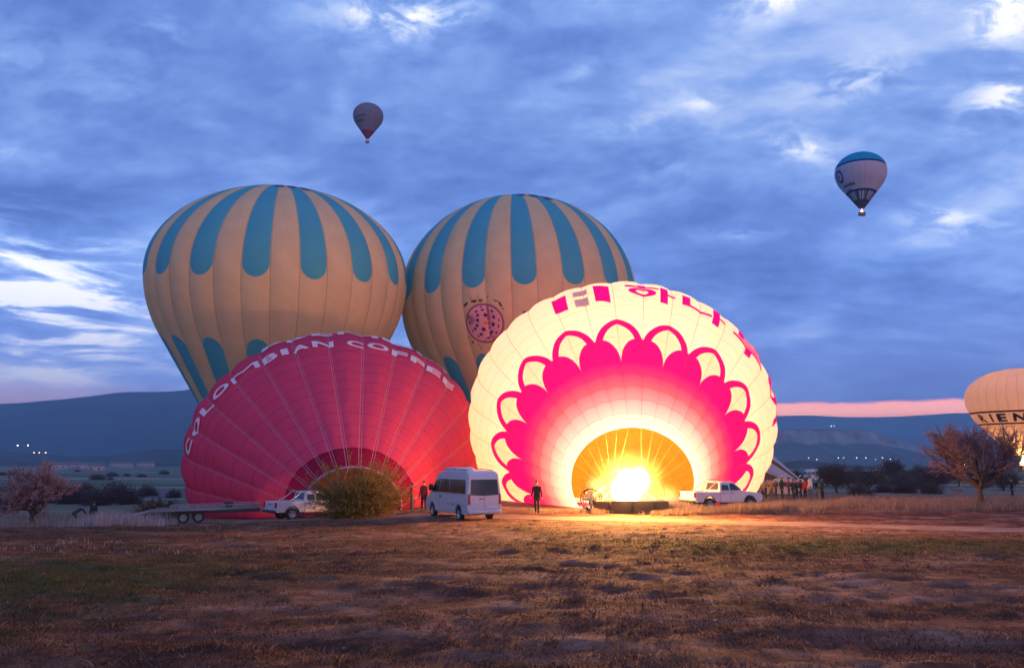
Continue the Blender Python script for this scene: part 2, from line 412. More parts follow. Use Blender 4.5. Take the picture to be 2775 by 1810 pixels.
# ================================================================== hot-air balloons
def profile(R, rm, a=.74, B=1.0, tanc=.577, n=70):
    d0 = B * B * tanc / math.sqrt(1 + B * B * tanc * tanc); r0 = math.sqrt(1 - (d0 / B) ** 2); dm = d0 + (r0 - rm) / tanc
    p = [(dm - (dm + (d0 - dm) * k / n), r0 - ((dm + (d0 - dm) * k / n) - d0) * tanc) for k in range(n)]
    p += [(dm - d0 * (1 - k / n), math.sqrt(1 - (d0 * (1 - k / n) / B) ** 2)) for k in range(n)]
    p += [(dm + a * math.sin(math.pi / 2 * k / n), math.cos(math.pi / 2 * k / n)) for k in range(n + 1)]
    p = np.array(p) * R
    return np.r_[0, np.cumsum(np.hypot(*np.diff(p, axis=0).T))], p[:, 0], p[:, 1], dm * R

class Env:
    """envelope: mouth centre O, axis A, side S, up N (th = 0 along N, growing towards S); s = metres of cloth from the mouth"""
    def __init__(e, O, A, S, N, R, rm, ngore, a=.74, B=1., tanc=.577, kz=1., phase=0., bulge=.012, lying=False, dents=(), crease=0.):
        e.O, e.A, e.S, e.N = [np.array(q, float) for q in (O, A, S, N)]
        e.ss, e.tt, e.rr, e.dm = profile(R, rm, a, B, tanc); e.L = e.ss[-1]
        e.R, e.kz, e.ng, e.ph, e.bulge, e.lying, e.dents, e.crease = R, kz, ngore, R_(phase), bulge, lying, dents, crease
    def pt(e, th, s, off=0.):
        """th radians, s metres -> world point (arrays)"""
        th, s = np.broadcast_arrays(np.asarray(th, float), np.asarray(s, float))
        t = np.interp(s, e.ss, e.tt); r = np.interp(s, e.ss, e.rr)
        f = ((th - e.ph) / (2 * math.pi) * e.ng) % 1.0; u = f * 2 - 1
        b = e.bulge * sm(s, 0, 3) * (1 - .6 * sm(s, e.L * .6, e.L))
        rr = r * (1 + b * (1 - u * u) - b * .5) + off
        for sk, dep in e.dents: rr = rr - dep * np.exp(-((s - sk) / .16) ** 2) * (.35 + .65 * (1 - u * u))
        if e.crease:
            gi = np.floor((th - e.ph) / (2 * math.pi) * e.ng)
            rr = rr + 1.4 * e.crease * (fbm(gi * 3.7 + u * .8 + 40, s * .55, 3, 5) - .5) * sm(s, 1, 4) * (1 - u * u)
        p = e.O + e.A * t[..., None] + e.N * (e.kz * rr * np.cos(th))[..., None] + e.S * (rr * np.sin(th))[..., None]
        if e.lying:
            gr = g0(p[..., 0], p[..., 1]) + .04
            p[..., 2] = np.maximum(p[..., 2], gr)
        return p
    def nrm(e, th, s):
        d = 1e-3; a = e.pt(th + d, s) - e.pt(th - d, s); b = e.pt(th, s + .05) - e.pt(th, s - .05)
        n = np.cross(b, a); return n / (np.linalg.norm(n, axis=-1)[..., None] + 1e-9)
    def gore(e, k, name, mats, parent, org, rows=64, cols=9, s1=None):
        th = e.ph + (k + np.linspace(0, 1, cols)) * 2 * math.pi / e.ng
        s = np.linspace(0, e.L if s1 is None else s1, rows)
        eps = 1e-4
        TH, SS = np.meshgrid(th, s); TH[:, 0] += eps; TH[:, -1] -= eps
        p = e.pt(TH, SS) - np.array(org)
        me = np_mesh(name, p.reshape(-1, 3), grid_faces(rows, cols))
        u = np.tile(np.linspace(-1, 1, cols), (rows, 1))
        set_uv(me, np.stack([u, SS], -1).reshape(-1, 2), 'gore')
        set_uv(me, np.stack([np.degrees(TH), SS], -1).reshape(-1, 2), 'wrap')
        return link(name, me, mats, parent, smooth=True)
def lying_env(O, yaw, pitch, *a, **k):
    A = np.array([math.sin(yaw) * math.cos(pitch), math.cos(yaw) * math.cos(pitch), math.sin(pitch)])
    S = np.array([math.cos(yaw), -math.sin(yaw), 0]); return Env(O, A, S, np.cross(S, A), *a, lying=True, **k)

def tube(pts, rad, seg=6, closed=False):
    """tube along a polyline: verts, faces"""
    pts = np.asarray(pts, float); n = len(pts); rad = np.broadcast_to(rad, (n,))
    tg = np.gradient(pts, axis=0) if not closed else np.roll(pts, -1, 0) - np.roll(pts, 1, 0)
    tg /= np.linalg.norm(tg, axis=1)[:, None] + 1e-12
    ref = np.array([0, 0, 1.]) if abs(tg[0, 2]) < .9 else np.array([1., 0, 0])
    a = np.cross(tg, ref); a /= np.linalg.norm(a, axis=1)[:, None] + 1e-12; b = np.cross(tg, a)
    an = np.linspace(0, 2 * math.pi, seg, endpoint=False)
    v = pts[:, None] + rad[:, None, None] * (a[:, None] * np.cos(an)[None, :, None] + b[:, None] * np.sin(an)[None, :, None])
    v = v.reshape(-1, 3); f = grid_faces(n, seg, True)
    if closed:
        j = np.arange(seg); j2 = (j + 1) % seg; o = (n - 1) * seg
        f = np.concatenate([f, np.stack([o + j, o + j2, j2, j], -1)])
    return v, f
class MB:
    """collects quads into one mesh"""
    def __init__(s): s.v = []; s.f = []; s.n = 0
    def add(s, v, f):
        v = np.asarray(v, float).reshape(-1, 3); s.v.append(v); s.f.append(np.asarray(f) + s.n); s.n += len(v); return s
    def tube(s, pts, rad, seg=6, closed=False): return s.add(*tube(pts, rad, seg, closed))
    def box(s, c, d, rot=None):
        v = np.array([[x, y, z] for x in (-.5, .5) for y in (-.5, .5) for z in (-.5, .5)]) * np.array(d)
        if rot is not None: v = v @ np.array(rot).T
        return s.add(v + np.array(c), [[0, 1, 3, 2], [4, 6, 7, 5], [0, 4, 5, 1], [2, 3, 7, 6], [0, 2, 6, 4], [1, 5, 7, 3]])
    def build(s, name, mat, parent=None, smooth=False, org=None, bevel=0.):
        v = np.concatenate(s.v); f = np.concatenate(s.f)
        if org is not None: v = v - np.array(org)
        o = link(name, np_mesh(name, v, f), mat, parent, smooth)
        if bevel:
            b = o.modifiers.new('bevel', 'BEVEL'); b.width = bevel; b.segments = 2; b.limit_method = 'ANGLE'; b.angle_limit = R_(40)
        return o

def glyph_mesh(body, bold=0., step=.18):
    """flat letter mesh, cut into a fine grid so that it can follow a curved cloth"""
    cu = bpy.data.curves.new('glyph', 'FONT'); cu.body = body; cu.size = 1; cu.offset = bold; cu.resolution_u = 4
    o = bpy.data.objects.new('glyph', cu); COL.objects.link(o)
    bpy.context.view_layer.update()
    me = bpy.data.meshes.new_from_object(o.evaluated_get(bpy.context.evaluated_depsgraph_get()))
    bpy.data.objects.remove(o); bm = bmesh.new(); bm.from_mesh(me); bpy.data.meshes.remove(me)
    if not bm.verts: return bm, 0, 0, 0, 0
    xs_ = [v.co.x for v in bm.verts]; ys_ = [v.co.y for v in bm.verts]
    x0, x1, y0, y1 = min(xs_), max(xs_), min(ys_), max(ys_)
    for ax, lo, hi in ((0, x0, x1), (1, y0, y1)):
        q = lo + step
        while q < hi:
            no = Vector((1, 0, 0)) if ax == 0 else Vector((0, 1, 0))
            bmesh.ops.bisect_plane(bm, geom=bm.verts[:] + bm.edges[:] + bm.faces[:], plane_co=no * q, plane_no=no); q += step
    return bm, x0, x1, y0, y1
def wrap_mesh(bm, env, fmap, off, name, mat, parent, org):
    """fmap(x, y) -> (theta, s)"""
    co = np.array([v.co[:] for v in bm.verts]); th, s = fmap(co[:, 0], co[:, 1])
    n = env.nrm(th, s); p = env.pt(th, s) + n * off * (1 if np.mean(np.sum(n * (env.pt(th, s) - (env.O + env.A * np.interp(s, env.ss, env.tt)[:, None])), -1)) > 0 else -1)
    for v, q in zip(bm.verts, p - np.array(org)): v.co = q
    me = bpy.data.meshes.new(name); bm.to_mesh(me); bm.free()
    return link(name, me, mat, parent)
def text_on(env, text, th0, th1, s0, s1, mat, parent, org, bold=.02, off=.035, name='lettering'):
    """a line of text from angle th0 to th1 (degrees), baseline s0, cap line s1; one part per letter"""
    adv = []; 
    for ch in text: adv.append({'I': .34, ' ': .30, 'M': 1.2, 'N': .80, 'O': .82}.get(ch, .68))
    tot = sum(adv); x = 0
    for ch, w in zip(text, adv):
        if ch != ' ':
            bm, x0, x1, y0, y1 = glyph_mesh(ch, .0 if ch == 'M' else bold, .09)
            a = R_(th0 + (th1 - th0) * (x + .06) / tot); b = R_(th0 + (th1 - th0) * (x + w - .06) / tot)
            wrap_mesh(bm, env, lambda X_, Y_, a=a, b=b, x0=x0, x1=x1, y0=y0, y1=y1: (a + (X_ - x0) / (x1 - x0) * (b - a), s0 + (Y_ - y0) / (y1 - y0) * (s1 - s0)), off, name, mat, parent, org)
        x += w
def poly_on(env, pts, mat, parent, org, name, off=.09, step=.25, unit=None):
    """flat polygon given in (theta degrees, s) laid on the cloth"""
    bm = bmesh.new(); f = bm.faces.new([bm.verts.new((a, b, 0)) for a, b in pts]); bmesh.ops.triangulate(bm, faces=[f])
    for ax in (0, 1):
        q = min(v.co[ax] for v in bm.verts); hi = max(v.co[ax] for v in bm.verts); st = 1.4 if ax == 0 else .4; q += st
        no = Vector((1, 0, 0)) if ax == 0 else Vector((0, 1, 0))
        while q < hi:
            bmesh.ops.bisect_plane(bm, geom=bm.verts[:] + bm.edges[:] + bm.faces[:], plane_co=no * q, plane_no=no); q += st
    return wrap_mesh(bm, env, lambda x, y: (np.radians(x), y), off, name, mat, parent, org)

M_rope = plain('cable', (.22, .15, .09), .7)
M_steel = plain('burner_steel', (.45, .45, .46), .35, .9)
M_wicker = None
def mat_wicker():
    m = new_mat('wicker'); x, y, z = sepxyz(texco('Object'))
    wv = (X.m('SINE', x * 60 + y * 60) * X.m('SINE', z * 90) + 1) * .5
    out(principled(mixc(wv, (.14, .07, .025), (.34, .19, .08)), .8, bump=wv, bstr=.8)); return m
M_wicker = mat_wicker()
M_rim = plain('basket_leather', (.10, .055, .035), .6)

def flame_mesh(length, rad, seed=0):
    t = np.linspace(0, 1, 18); an = np.linspace(0, 2 * math.pi, 18, endpoint=False)
    r = rad * np.sqrt(np.clip(np.sin(np.pi * np.clip(t * .93 + .07, 0, 1)), 0, 1)) * (1 - .45 * t)
    TT, AN = np.meshgrid(t, an, indexing='ij')
    RR = r[:, None] * (1 + .35 * (fbm(np.cos(AN) * 1.3 + 5 + seed, np.sin(AN) * 1.3 + TT * 3, 3, 7) - .5)); RR[0] *= .2; RR[-1] = .01
    v = np.stack([RR * np.cos(AN), RR * np.sin(AN), TT * length], -1)
    return v.reshape(-1, 3), grid_faces(18, 18, True)
def lamp(name, loc, watts, col, rad, parent):
    d = bpy.data.lights.new(name, 'POINT'); d.energy = watts; d.color = col; d.shadow_soft_size = rad
    o = bpy.data.objects.new(name, d); COL.objects.link(o); o.location = loc
    if parent: o.parent = parent
    return o
FLAME = (1.0, .66, .36)
HOT = (1.0, .42, .07)

# ---- the two upright balloons with sky-blue fingers
def finger_col(s1, s2, cap):
    def c():
        u, s = uvmap('gore')
        up = (s1 - s).max(0.0) / cap; lo = (s - s2).max(0.0) / cap
        inU = (u * u * 1.10 + up * up).lt(1.0) * s.gt(s1 - cap * 1.5); inL = (u * u * 1.10 + lo * lo).lt(1.0) * s.lt(s2 + cap * 1.5)
        seam = u.abs().gt(.965)
        blue = mixc(noise(texco('Object'), .35, 3), (.075, .43, .58), (.115, .51, .66))
        tan_ = mixc(noise(texco('Object'), .5, 5), (.66, .52, .30), (.88, .73, .47))
        base = mixc((inU + inL).sat(), tan_, blue)
        return mixc(seam * .55, base, mulc(base, (.55, .5, .48)))
    return c
def tan_col():
    u, s = uvmap('gore'); tan_ = mixc(noise(texco('Object'), .5, 5), (.66, .52, .30), (.88, .73, .47))
    row = ((s / 1.25).frac() - .5).abs().gt(.488)
    return mixc((u.abs().gt(.965) * .55 + row * .10).sat(), tan_, mulc(tan_, (.55, .5, .48)))
M_tan = fabric('cream_cloth', tan_col, .42, .12)

def basket_parts(root, loc, wdh, mat=None, burners=2):
    """wicker basket with leather rim, burner frame on poles; loc is the middle of the basket's floor (local to root)"""
    w, d, h = wdh; x, y, z = loc
    b = MB().box((x, y, z + .06), (w, d, .12))
    for sx in (-1, 1): b.box((x + sx * (w / 2 - .05), y, z + .12 + (h - .12) / 2), (.10, d, h - .12))
    for sy in (-1, 1): b.box((x, y + sy * (d / 2 - .05), z + .12 + (h - .12) / 2), (w - .2, .10, h - .12))
    bk = b.build('basket', mat or M_wicker, root, bevel=.03)
    r = MB(); 
    for sx in (-1, 1): r.tube([(x + sx * (w / 2 - .05), y - d / 2, z + h + .04), (x + sx * (w / 2 - .05), y + d / 2, z + h + .04)], .07)
    for sy in (-1, 1): r.tube([(x - w / 2, y + sy * (d / 2 - .05), z + h + .04), (x + w / 2, y + sy * (d / 2 - .05), z + h + .04)], .07)
    r.build('rim', M_rim, bk)
    fz = z + h + 1.0
    for sx in (-1, 1):
        for sy in (-1, 1):
            MB().tube([(x + sx * w * .42, y + sy * d * .38, z + h), (x + sx * w * .3, y + sy * d * .33, fz)], .035).build('upright', M_steel, root)
    MB().tube([(x + sx * w * .3, y + sy * d * .33, fz) for sx, sy in ((-1, -1), (1, -1), (1, 1), (-1, 1))], .04, closed=True).build('burner_frame', M_steel, root)
    for k in range(burners):
        bx = x + (k - (burners - 1) / 2) * .6
        MB().tube([(bx, y, fz - .1), (bx, y, fz + .1), (bx, y, fz + .5)], (.10, .20, .22), 10).build('burner', M_steel, root)
    return fz

def upright(name, cx, cy, cz, R, tx, ty, a, tanc, ng, rm, mats, label, group, phase=0., basket=True, B=1., rows=64, wdh=(3.0, 1.5, 1.1), skirt=None, bulge=.012):
    """standing balloon: Empty at the mouth, tilted; all gores of one kind share a mesh"""
    A = np.array([math.sin(tx), math.sin(ty), 1.]); A /= np.linalg.norm(A)
    S = np.cross([0, 1, 0], A); S /= np.linalg.norm(S); Nn = -np.cross(A, S)      # Nn faces the camera side
    dm = profile(R, rm, a, B, tanc)[3]; O = np.array([cx, cy, cz]) - A * dm
    loc = Env((0, 0, 0), (0, 0, 1), (1, 0, 0), (0, -1, 0), R, rm, ng, a, B, tanc, phase=phase, bulge=bulge)
    root = empty(name, O, label=label, cat='balloon', group=group)
    root.matrix_world = Matrix(((S[0], -Nn[0], A[0], O[0]), (S[1], -Nn[1], A[1], O[1]), (S[2], -Nn[2], A[2], O[2]), (0, 0, 0, 1)))
    bpy.context.view_layer.update()
    protos = {}
    for k in range(ng):
        key = k % len(mats)
        if key not in protos:
            protos[key] = (loc.gore(k, 'gore', mats[key], root, (0, 0, 0), rows), k)
        else:
            o, k0 = protos[key]; q = o.copy(); COL.objects.link(q); q.parent = root; q.rotation_euler = (0, 0, (k - k0) * 2 * math.pi / ng)
    MB().tube([loc.pt(np.array(t), np.array(.02)) for t in np.linspace(0, 2 * math.pi, 40, endpoint=False)], .05, closed=True).build('mouth_ring', M_rope, root)
    # crown ring on top
    MB().tube([(.45 * math.cos(t), .45 * math.sin(t), loc.tt[-1] + .03) for t in np.linspace(0, 2 * math.pi, 24, endpoint=False)], .05, closed=True).build('crown_ring', M_rope, root)
    fz = None
    if basket:
        r0 = R * rm; h = wdh[2]; zb = -2.3 - h
        fz = basket_parts(root, (0, 0, zb), wdh)
        for k in range(12):
            t = 2 * math.pi * k / 12; p = loc.pt(np.array(t), np.array(0.))
            MB().tube([p, (wdh[0] * .3 * (1 if math.sin(t) > 0 else -1), -wdh[1] * .33 * (1 if math.cos(t) > 0 else -1), fz)], .015, 4).build('cable', M_rope, root)
    return root, loc, O, fz

k1 = 1.25
M_fl = fabric('finger_cloth', finger_col(20.75 * k1, 13.4 * k1, 1.15 * k1), .42, .12)
E_left = upright('hot_air_balloon', -20.974 * k1, 70.462 * k1, 3 + 16.291 * k1, 11.251 * k1, .0364, -.1854, .7247, .5404, 32, .27, [M_fl, M_tan],
                 'tall cream balloon with blue fingers standing behind the crimson envelope', 'standing cream balloons with blue fingers', phase=1.5, bulge=.019)
k2 = 1.2
M_fr = fabric('finger_cloth', finger_col(21.8 * k2, 13.2 * k2, 1.2 * k2), .42, .12)
E_right = upright('hot_air_balloon', .6511 * k2, 81.887 * k2, 3 + 16.625 * k2, 12.111 * k2, -.0381, -.0673, .8855, .5675, 32, .27, [M_fr, M_tan],
                  'cream balloon with blue fingers and a starry round logo behind the glowing envelope', 'standing cream balloons with blue fingers', phase=-3.5, bulge=.019)

def crown_text(root, loc, th0, th1, s0, s1, txt):
    # registration marks just under the skyline of the crown, unreadable from the ground
    cp_ = np.array(root.matrix_world.inverted() @ Vector((0, 0, 3.0)))
    for k in range(3):
        a_ = th0 + (th1 - th0) * (k + .08) / 3; b_ = th0 + (th1 - th0) * (k + .80) / 3; s_ = np.linspace(loc.L * .55, loc.L - .5, 160)
        t_ = np.full_like(s_, R_((a_ + b_) / 2)); p_ = loc.pt(t_, s_); n_ = loc.nrm(t_, s_); n_ *= np.sign(np.sum(n_ * (p_ - [0, 0, loc.dm]), 1))[:, None]
        vis = np.sum(n_ * (cp_ - p_), 1) / np.linalg.norm(cp_ - p_, axis=1); q = s_[vis > .07].max()
        poly_on(loc, [(a_, q - 1.5), (b_, q - 1.5), (b_, q), (a_, q)], M_navy, root, (0, 0, 0), 'lettering', .05)
M_navy = plain('navy_print', (.03, .06, .16), .7)
crown_text(E_left[0], E_left[1], 6, 50, E_left[1].L - 6.8, E_left[1].L - 5.4, 'BBX')
crown_text(E_right[0], E_right[1], 2, 36, E_right[1].L - 6.9, E_right[1].L - 5.4, 'BBY')

# round starry logo of the second balloon
def logo():
    root, loc, O, _ = E_right
    th_c, s_c = R_(-16.6), 17.3 * k2
    r_c = float(np.interp(s_c, loc.ss, loc.rr))
    rad = 2.08
    fm = lambda x, y: (th_c + x / r_c, s_c + y)
    M_disc = fabric('logo_cloth', (.88, .54, .66), .42); M_ring = fabric('logo_ring', (.44, .17, .26), .42); M_star = fabric('star_print', (.085, .035, .16), .42)
    M_or = fabric('logo_orange', (.80, .30, .05), .42); M_spl = fabric('logo_splash', (.20, .06, .09), .42); M_spl2 = fabric('logo_splash_brown', (.22, .17, .08), .42)
    def put(polys, name, mat, off):
        bm = bmesh.new()
        for pts in polys:
            f = bm.faces.new([bm.verts.new((x, y, 0)) for x, y in pts]); bmesh.ops.triangulate(bm, faces=[f])
        for ax in (0, 1):
            lo = min(v.co[ax] for v in bm.verts); hi = max(v.co[ax] for v in bm.verts); q = lo + .5; no = Vector((1, 0, 0)) if ax == 0 else Vector((0, 1, 0))
            while q < hi:
                bmesh.ops.bisect_plane(bm, geom=bm.verts[:] + bm.edges[:] + bm.faces[:], plane_co=no * q, plane_no=no); q += .5
        return wrap_mesh(bm, loc, fm, off, name, mat, root, (0, 0, 0))
    circ = lambda r, n=40, x=0, y=0: [(x + r * math.cos(2 * math.pi * k / n), y + r * math.sin(2 * math.pi * k / n)) for k in range(n)]
    put([circ(rad * 1.07)], 'logo_ring', M_ring, .03); put([circ(rad * .96)], 'logo_disc', M_disc, .05)
    def star(x, y, r, rot, sq=1., ang=0.):
        o = []
        for k in range(10):
            q = rot + math.pi * k / 5; rr_ = r * (1 if k % 2 == 0 else .42); a, b = rr_ * math.cos(q), rr_ * math.sin(q)
            c_, s_ = math.cos(ang), math.sin(ang); a2 = (a * c_ + b * s_) * sq; b2 = -a * s_ + b * c_
            o.append((x + a2 * c_ - b2 * s_, y + a2 * s_ + b2 * c_))
        return o
    # stars in zoom-picture units about the disc centre (690, 825), radius 365
    for (x, y, r) in ((-10, 275, 48), (-130, 250, 48), (180, 240, 55), (-112, 175, 52), (40, 170, 66), (205, 120, 58), (-125, 75, 56), (-150, -30, 52), (-200, -90, 52), (-30, -115, 66), (180, -25, 66),
                      (125, -180, 66), (-95, -215, 58), (35, -295, 56), (285, -70, 45), (305, 50, 42), (230, -200, 48), (-260, -130, 42), (-160, -250, 42), (150, -290, 40), (-30, 330, 40), (-30, -345, 38)):
        q = math.hypot(x, y) / 365; sq = max(.35, math.sqrt(max(.02, 1 - q * q)))
        put([star(x / 365 * rad * .96, y / 365 * rad * .96, r / 365 * rad * .98, math.pi / 2 + .3 * math.sin(x), sq, math.atan2(y, x))], 'star', M_star, .07)
    put([star(25 / 365 * rad, 15 / 365 * rad, .36, .6)], 'flower_print', M_or, .07)
    for k in range(14):     # sun-ray of thin strokes
        a = 2 * math.pi * k / 14; cx_, cy_ = -275 / 365 * rad, 90 / 365 * rad; c_, s_ = math.cos(a), math.sin(a)
        put([[(cx_ + c_ * .14 - s_ * .03, cy_ + s_ * .14 + c_ * .03), (cx_ + c_ * .14 + s_ * .03, cy_ + s_ * .14 - c_ * .03), (cx_ + c_ * (.62 if c_ > -.2 else .22) + s_ * .04, cy_ + s_ * .6 - c_ * .04), (cx_ + c_ * (.62 if c_ > -.2 else .22) - s_ * .04, cy_ + s_ * .6 + c_ * .04)]], 'ray', M_star, .07)
    rr = random.Random(5)
    blobs = []
    for (x, y, w, h, a) in ((-330, 390, 120, 45, .5), (-150, 440, 110, 60, 0), (-30, 445, 70, 60, .2), (110, 500, 14, 80, -.2), (120, 560, 12, 40, -.2), (280, 410, 120, 26, -.4), (340, 340, 40, 90, .4), (380, 260, 34, 34, 0),
                            (-310, -350, 55, 50, 0), (-400, -240, 40, 24, .5), (-150, -470, 12, 70, .1), (-190, -400, 20, 40, 0), (300, -330, 50, 40, .3), (-490, -5, 16, 18, 0), (505, 25, 16, 18, 0), (-70, 530, 12, 40, 0), (-210, 500, 20, 50, .3), (400, -200, 40, 40, 0)):
        n = 12; c_, s_ = math.cos(a), math.sin(a); pts = []
        for k in range(n):
            q = 2 * math.pi * k / n; m_ = rr.uniform(.65, 1.25); px_, py_ = w * m_ * math.cos(q) * .55, h * m_ * math.sin(q) * .55
            pts.append(((x + px_ * c_ - py_ * s_) / 365 * rad, (y + px_ * s_ + py_ * c_) / 365 * rad))
        put([pts], 'splash', M_spl if rr.random() < .6 else M_spl2, .045)
    # a dark bar of another motif further round
    put([[(755 / 365 * rad + x, 60 / 365 * rad + y) for x, y in ((-.22, -1.2), (.2, -1.2), (.34, .62), (.26, .78), (-.0, .78), (-.1, .62))]], 'splash', M_spl, .045)
logo()

# ---- the glowing envelope: yellow cloth, crimson flower, flame in the mouth
GLOW = lying_env((7.5879, 51.1087, 1.6316), .0932, .2599, 13.0597, .2937, 32, a=.55, kz=.9016, phase=-2.5 + 360 / 64. * 0, bulge=.014, crease=.10, dents=())
def glow_col():
    th, s = uvmap('wrap'); u, _ = uvmap('gore')
    per = 22.5
    f = ((th + 2.5) / per + 400.0).frac()                    # 0 at an outline petal's apex
    b = ((f + .5).frac() - .5).abs() * 2                     # |b| 0 at outline apex .. 1 half way
    a = (f - .5).abs() * 2                                   # 0 at a solid petal's middle
    q = (s - 7.15) / 3.2
    solid = (s.lt(7.15) + (a ** 2.05 + q.max(0.0) ** 2.1).lt(1.0)).sat()
    def arch(w, s0, H):
        t = ((s - s0) / H).max(0.0); return (b / w + t ** 2.3 * .98).lt(1.0)
    outer = arch(1.02, 9.3, 3.80) * s.gt(8.4); inner = arch(.71, 9.0, 3.40) * s.gt(7.15)
    nz = noise(texco('Object'), .25, 3)
    cream = mixc(nz, (.86, .78, .62), (.90, .82, .68)); fill = (.84, .66, .48)
    mag = (.85, .003, .19)
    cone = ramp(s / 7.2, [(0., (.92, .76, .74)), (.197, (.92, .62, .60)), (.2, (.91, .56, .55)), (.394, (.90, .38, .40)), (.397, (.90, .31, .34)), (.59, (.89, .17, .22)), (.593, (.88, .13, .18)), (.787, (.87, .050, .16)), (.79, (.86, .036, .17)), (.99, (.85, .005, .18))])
    c = mixc(outer, cream, mag); c = mixc(inner, c, fill); c = mixc(solid, c, mag)
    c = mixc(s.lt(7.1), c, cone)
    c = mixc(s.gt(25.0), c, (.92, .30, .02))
    row = ((s / 1.5 + .5).frac() - .5).abs().lt(.016); seam = (1.0 - u.abs()).lt(.03)
    ln = (row + seam).sat()
    return mixc(ln * .55, c, mulc(c, (.45, .38, .36)))
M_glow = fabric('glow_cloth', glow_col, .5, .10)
groot = empty('hot_air_balloon', (7.59, 51.1, gz(7.59, 51.1)), label='glowing half inflated balloon with crimson petals lying on its side, flame in its mouth', cat='balloon', group='balloons being inflated on the ground')
org = groot.location[:]
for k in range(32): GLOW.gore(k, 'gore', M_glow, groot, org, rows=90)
M_mag = fabric('magenta_print', (.80, .004, .42), .5); M_lil = fabric('lilac_print', (.50, .42, .52), .5)
for pts in ([(-26, 15.9), (-20.5, 15.6), (-20.0, 18.7), (-26, 19.0)], [(-9.5, 15.7), (-4.0, 15.4), (-4.0, 18.9), (-9.6, 19.4)]):
    poly_on(GLOW, pts, M_mag, groot, org, 'square_print')
for pts in ([(-17.5, 17.5), (-12, 17.7), (-12, 19.2), (-17.5, 18.9)], [(-17.5, 15.6), (-12, 15.5), (-12, 17.1), (-17.5, 17.0)]):
    poly_on(GLOW, pts, M_lil, groot, org, 'square_print')
def hangul(ch, t0, t1, s0, s1):
    bm, x0, x1, y0, y1 = glyph_mesh(ch, .028, .07)
    if x1 - x0 < .1: bm.free(); return
    wrap_mesh(bm, GLOW, lambda X_, Y_: (np.radians(t0 + (X_ - x0) / (x1 - x0) * (t1 - t0)), s0 + (Y_ - y0) / (y1 - y0) * (s1 - s0)), .09, 'lettering', M_mag, groot, org)
for ch, t0 in (('\ud558', 2.0), ('\ub098', 23.5), ('\ud22c', 46.0), ('\uc5b4', 69.0)): hangul(ch, t0, t0 + 19, 15.9, 19.6)

# basket lying in front of the mouth, its burner pointing in; cables from the mouth rim
gx_, gy_ = px_x(1714, 46.8), 46.8; gzz = gz(gx_, gy_)
b = MB()
bw, bh, bd = 4.2, .68, 1.15         # lying on its long side: width, height (basket depth), length along the axis
b.box((gx_, gy_, gzz + bh / 2), (bw, .12, bh))
for sz in (0, 1): b.box((gx_, gy_ + .06 + bd / 2, gzz + .05 + sz * (bh - .1)), (bw, bd, .10))
for sx in (-1, 0, 1): b.box((gx_ + sx * (bw / 2 - .05), gy_ + .06 + bd / 2, gzz + bh / 2), (.10, bd, bh - .22))
bk = b.build('basket', M_wicker, groot, org=org, bevel=.03)
r = MB()
for sz in (.05, bh - .05): r.tube([(gx_ - bw / 2, gy_ + bd + .1, gzz + sz), (gx_ + bw / 2, gy_ + bd + .1, gzz + sz)], .08)
for sx in (-1, 1): r.tube([(gx_ + sx * (bw / 2 - .05), gy_ + bd + .1, gzz), (gx_ + sx * (bw / 2 - .05), gy_ + bd + .1, gzz + bh)], .08)
r.build('rim', M_rim, bk, org=org)
for k in range(3): MB().box((gx_ - 1.3 + 1.3 * k, gy_ - .10, gzz + bh / 2), (.16, .07, bh - .1)).build('runner', M_rim, bk, org=org)
fy = gy_ + bd + 1.0; fz_ = gzz + .80
for sx in (-1, 1):
    for sz in (.15, bh - .15): MB().tube([(gx_ + sx * bw * .42, gy_ + bd, gzz + sz), (gx_ + sx * .9, fy, fz_ + (.45 if sz > .5 else -.45))], .04).build('upright', M_steel, groot, org=org)
MB().tube([(gx_ - .9, fy, fz_ - .45), (gx_ + .9, fy, fz_ - .45), (gx_ + .9, fy, fz_ + .45), (gx_ - .9, fy, fz_ + .45)], .045, closed=True).build('burner_frame', M_steel, groot, org=org)
for k in range(4):
    bx, bz = gx_ + (-.35, .35)[k % 2], fz_ + (-.2, .2)[k // 2]
    MB().tube([(bx, fy - .15, bz), (bx, fy + .1, bz), (bx, fy + .5, bz)], (.09, .17, .19), 10).build('burner', M_steel, groot, org=org)
# hoop of cloth held open round the burners
M_hoop = fabric('hoop_cloth', (.75, .50, .20), .4)
hp = [(gx_ - 2.15 * math.cos(t), gy_ + bd + .3, gzz + .95 + 1.45 * math.sin(t)) for t in np.linspace(0, math.pi, 26)]
MB().tube(hp, .07).build('hoop', M_hoop, groot, org=org)
fl = [(gx_ + sx * .9, fy, fz_ + sz * .45) for sx, sz in ((-1, -1), (1, -1), (1, 1), (-1, 1))]
for k in range(-8, 9):
    t = GLOW.ph + k * 2 * math.pi / 32 * 1; p = GLOW.pt(np.array(t), np.array(.03))
    tgt = fl[(2 if t > 0 else 3)] if abs(t) < 1.5 else fl[(1 if t > 0 else 0)]
    mid = (np.array(p) + np.array(tgt)) / 2 - np.array([0, 0, .12])
    for e_ in (0.,):
        MB().tube([p, mid + e_, np.array(tgt) + e_], .009, 4).build('cable', M_rope, groot, org=org)
M_flame = emit('flame', (1.0, .74, .34), 9.)
M_flame2 = emit('flame_outer', (1.0, .55, .12), 5.)
def place_flame(name, base, direc, length, rad, mat, parent, seed=0, org=(0, 0, 0)):
    v, f = flame_mesh(length, rad, seed); q = Vector(direc).to_track_quat('Z', 'Y').to_matrix(); M_ = np.array(q)
    v = v @ M_.T + np.array(base) - np.array(org)
    return link(name, np_mesh(name, v, f), mat, parent, True)
Ad = GLOW.A
